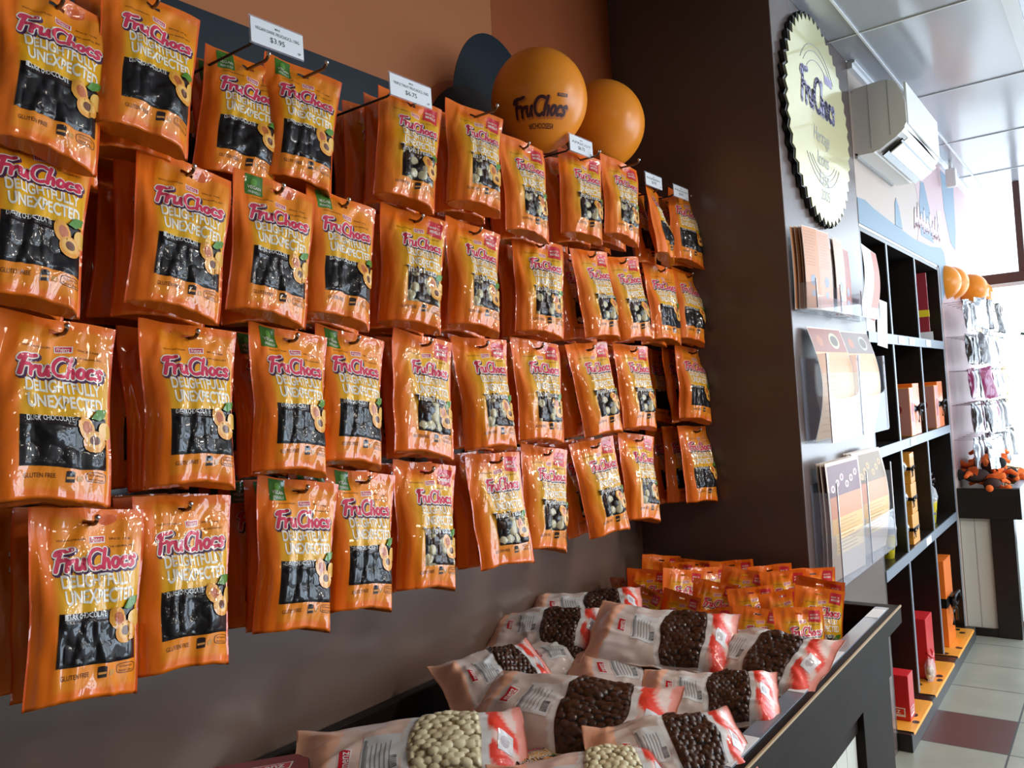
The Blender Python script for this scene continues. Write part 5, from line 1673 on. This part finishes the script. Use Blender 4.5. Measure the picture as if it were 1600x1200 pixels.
tag(ft, 'black-framed display table of soft toys under the far window', 'display table')


def soft_toy(loc, rz, label, s=1.0, hat='plush', body='bplush'):
    t = empty('soft_toy', loc, (0, 0, rz)); t.scale = (s, s, s)
    bm = bmesh.new(); bmesh.ops.create_uvsphere(bm, u_segments=20, v_segments=14, radius=0.055, matrix=Matrix.Translation((0, 0, 0.05)) @ Matrix.Diagonal((1.5, 1, 0.9, 1)))
    from_bm('body', bm, M[body], t, True)
    bm = bmesh.new(); bmesh.ops.create_uvsphere(bm, u_segments=18, v_segments=12, radius=0.038, matrix=Matrix.Translation((0.105, 0, 0.055)))
    from_bm('head', bm, M['kplush'], t, True)
    for sy in (-1, 1):
        bm = bmesh.new(); add_tube(bm, [(0.04, sy*0.04, 0.06), (0.06, sy*0.085, 0.075), (0.09, sy*0.12, 0.05)], 0, 10, [0.016, 0.017, 0.012]); from_bm('arm', bm, M[hat], t, True)
        bm = bmesh.new(); add_tube(bm, [(-0.06, sy*0.03, 0.04), (-0.11, sy*0.05, 0.035), (-0.145, sy*0.055, 0.045), (-0.165, sy*0.055, 0.05)], 0, 10, [0.018, 0.016, 0.024, 0.016]); from_bm('leg', bm, M[hat], t, True)
    bm = bmesh.new(); add_lathe(bm, [(0.058, 0), (0.050, 0.02), (0.030, 0.04), (0, 0.046)], 20, Matrix.Translation((0.0, 0, 0.065)) @ Matrix.Rotation(R(70), 4, 'Y') @ Matrix.Diagonal((0.8, 1, 1.2, 1)))
    from_bm('cap', bm, M[hat], t, True)
    box('sewn_label', (-0.03, -0.058, 0.04), (-0.005, -0.0545, 0.065), M['card'], t)
    tag(t, label, 'soft toy', 'soft toys on the far table')
    return t


TOYS = [(5.88, 0.70, 0.80, 20, 'orange and brown soft toy at the near corner of the far table'), (5.89, 0.79, 0.84, 110, 'soft toy against the shelving, brown back up'),
        (6.05, 0.70, 0.81, -60, 'soft toy with splayed orange legs at the rail'), (6.06, 0.79, 0.88, 170, 'soft toy with a bright orange cap on top of the heap'),
        (6.22, 0.71, 0.80, 70, 'soft toy with a black head turned to the rail'), (6.24, 0.79, 0.86, -20, 'soft toy lying behind the black-headed one'),
        (5.96, 0.74, 0.93, 240, 'topmost soft toy, orange cap over the shelving edge'), (6.39, 0.71, 0.81, 150, 'farthest soft toy beside the gold packs'), (6.14, 0.73, 0.93, 15, 'soft toy sprawled across the middle of the heap')]
for n, (x, y, z, rz, lab) in enumerate(TOYS): soft_toy((x, y+0.01, z+0.065+0.02*(n % 3)), R(rz), lab, 0.92)


def build_pack(seed):
    bm = bmesh.new(); rr = random.Random(seed); off = Vector((seed*3.1, 1, 2))
    n, m_ = 12, 16
    for side in (-1, 1):
        g = [[bm.verts.new(Vector(((i/n-0.5)*0.10, side*0.018*math.sin(PI*i/n)*math.sin(PI*min(1, j/m_*1.0))**0.5, -j/m_*0.19+0.012)) + noise.noise_vector(Vector((i/n*3, j/m_*4, side))+off)*0.008) for i in range(n+1)] for j in range(m_+1)]
        for j in range(m_):
            for i in range(n):
                f = bm.faces.new((g[j][i], g[j][i+1], g[j+1][i+1], g[j+1][i])); f.smooth = True
    bmesh.ops.remove_doubles(bm, verts=bm.verts, dist=0.0005)
    me = bpy.data.meshes.new('sweet_pack'); bm.to_mesh(me); bm.free()
    return me


PK = {}
for nm in ('silver', 'goldwrap', 'darkwrap', 'plum'):
    PK[nm] = []
    for s in range(3):
        me = build_pack(s+1); me.materials.append(M[nm]); PK[nm].append(me)
rr = random.Random(8)
ordn = ('first', 'second', 'third', 'fourth', 'fifth', 'sixth', 'seventh')
for r_ in range(5):
    for c_ in range(7):
        z = 2.06-0.215*r_; x = 5.80+0.165*c_
        nm = rr.choice(['silver', 'silver', 'silver', 'goldwrap', 'darkwrap']) if c_ > 1 else rr.choice(['silver', 'silver', 'darkwrap'])
        if (r_, c_) in ((2, 0), (3, 2)): nm = 'plum'
        o = bpy.data.objects.new('sweet_pack', rr.choice(PK[nm])); C.objects.link(o)
        o.location = (x, YP-0.20, z); o.rotation_euler = (R(-6), R(rr.uniform(-6, 6)), R(-20+rr.uniform(-15, 15)))
        tag(o, 'small %s pack, %s row down, %s along past the shelving' % ({'silver': 'silver', 'goldwrap': 'gold', 'darkwrap': 'dark', 'plum': 'plum'}[nm], ordn[r_], ordn[c_]), 'pack', 'small packs hanging past the shelving')
        o2 = bpy.data.objects.new('sweet_pack', rr.choice(PK[nm])); C.objects.link(o2)
        o2.location = (x, YP-0.12, z); o2.rotation_euler = (R(-3), R(rr.uniform(-6, 6)), R(rr.uniform(-15, 15)))
        tag(o2, 'small %s pack behind the %s of the %s row past the shelving' % ({'silver': 'silver', 'goldwrap': 'gold', 'darkwrap': 'dark', 'plum': 'plum'}[nm], ordn[c_], ordn[r_]), 'pack', 'small packs hanging past the shelving')
        bm = bmesh.new(); add_tube(bm, [(0, 0, 0), (0, -0.22, 0), (0, -0.228, 0.008)], 0.0025, 6)
        h_ = from_bm('display_hook', bm, M['steel']); h_.location = (x, YP-0.001, z)
        tag(h_, 'thin steel hook, %s of the %s row past the shelving' % (ordn[c_], ordn[r_]), 'hook', 'steel hooks past the shelving')
for k in range(6):
    t = box('price_tag', (-0.022, -0.001, -0.02), (0.022, 0.001, 0.02), M['card'])
    t.location = (5.86+0.17*k, YP-0.24, 2.10)
    tag(t, 'tiny white tag, %s along above the small packs' % ordn[k], 'price tag', 'tiny tags above the small packs')
for k in range(14):
    nm = rr.choice(['goldwrap', 'silver', 'goldwrap'])
    o = bpy.data.objects.new('sweet_pack', rr.choice(PK[nm])); C.objects.link(o)
    x = 6.52+0.075*(k % 6)
    o.location = (x, 0.68+0.06*(k % 3), 0.83+0.045*(k//5)+0.03*(k % 2)); o.rotation_euler = (R(-70+rr.uniform(-15, 15)), R(rr.uniform(-15, 15)), R(rr.uniform(-50, 50)))
    tag(o, 'crumpled %s pack heaped behind the soft toys, number %s from the window' % ({'silver': 'silver', 'goldwrap': 'gold'}[nm], ('one', 'two', 'three', 'four', 'five', 'six', 'seven', 'eight', 'nine', 'ten', 'eleven', 'twelve', 'thirteen', 'fourteen')[k]), 'pack', 'crumpled packs on the far table')
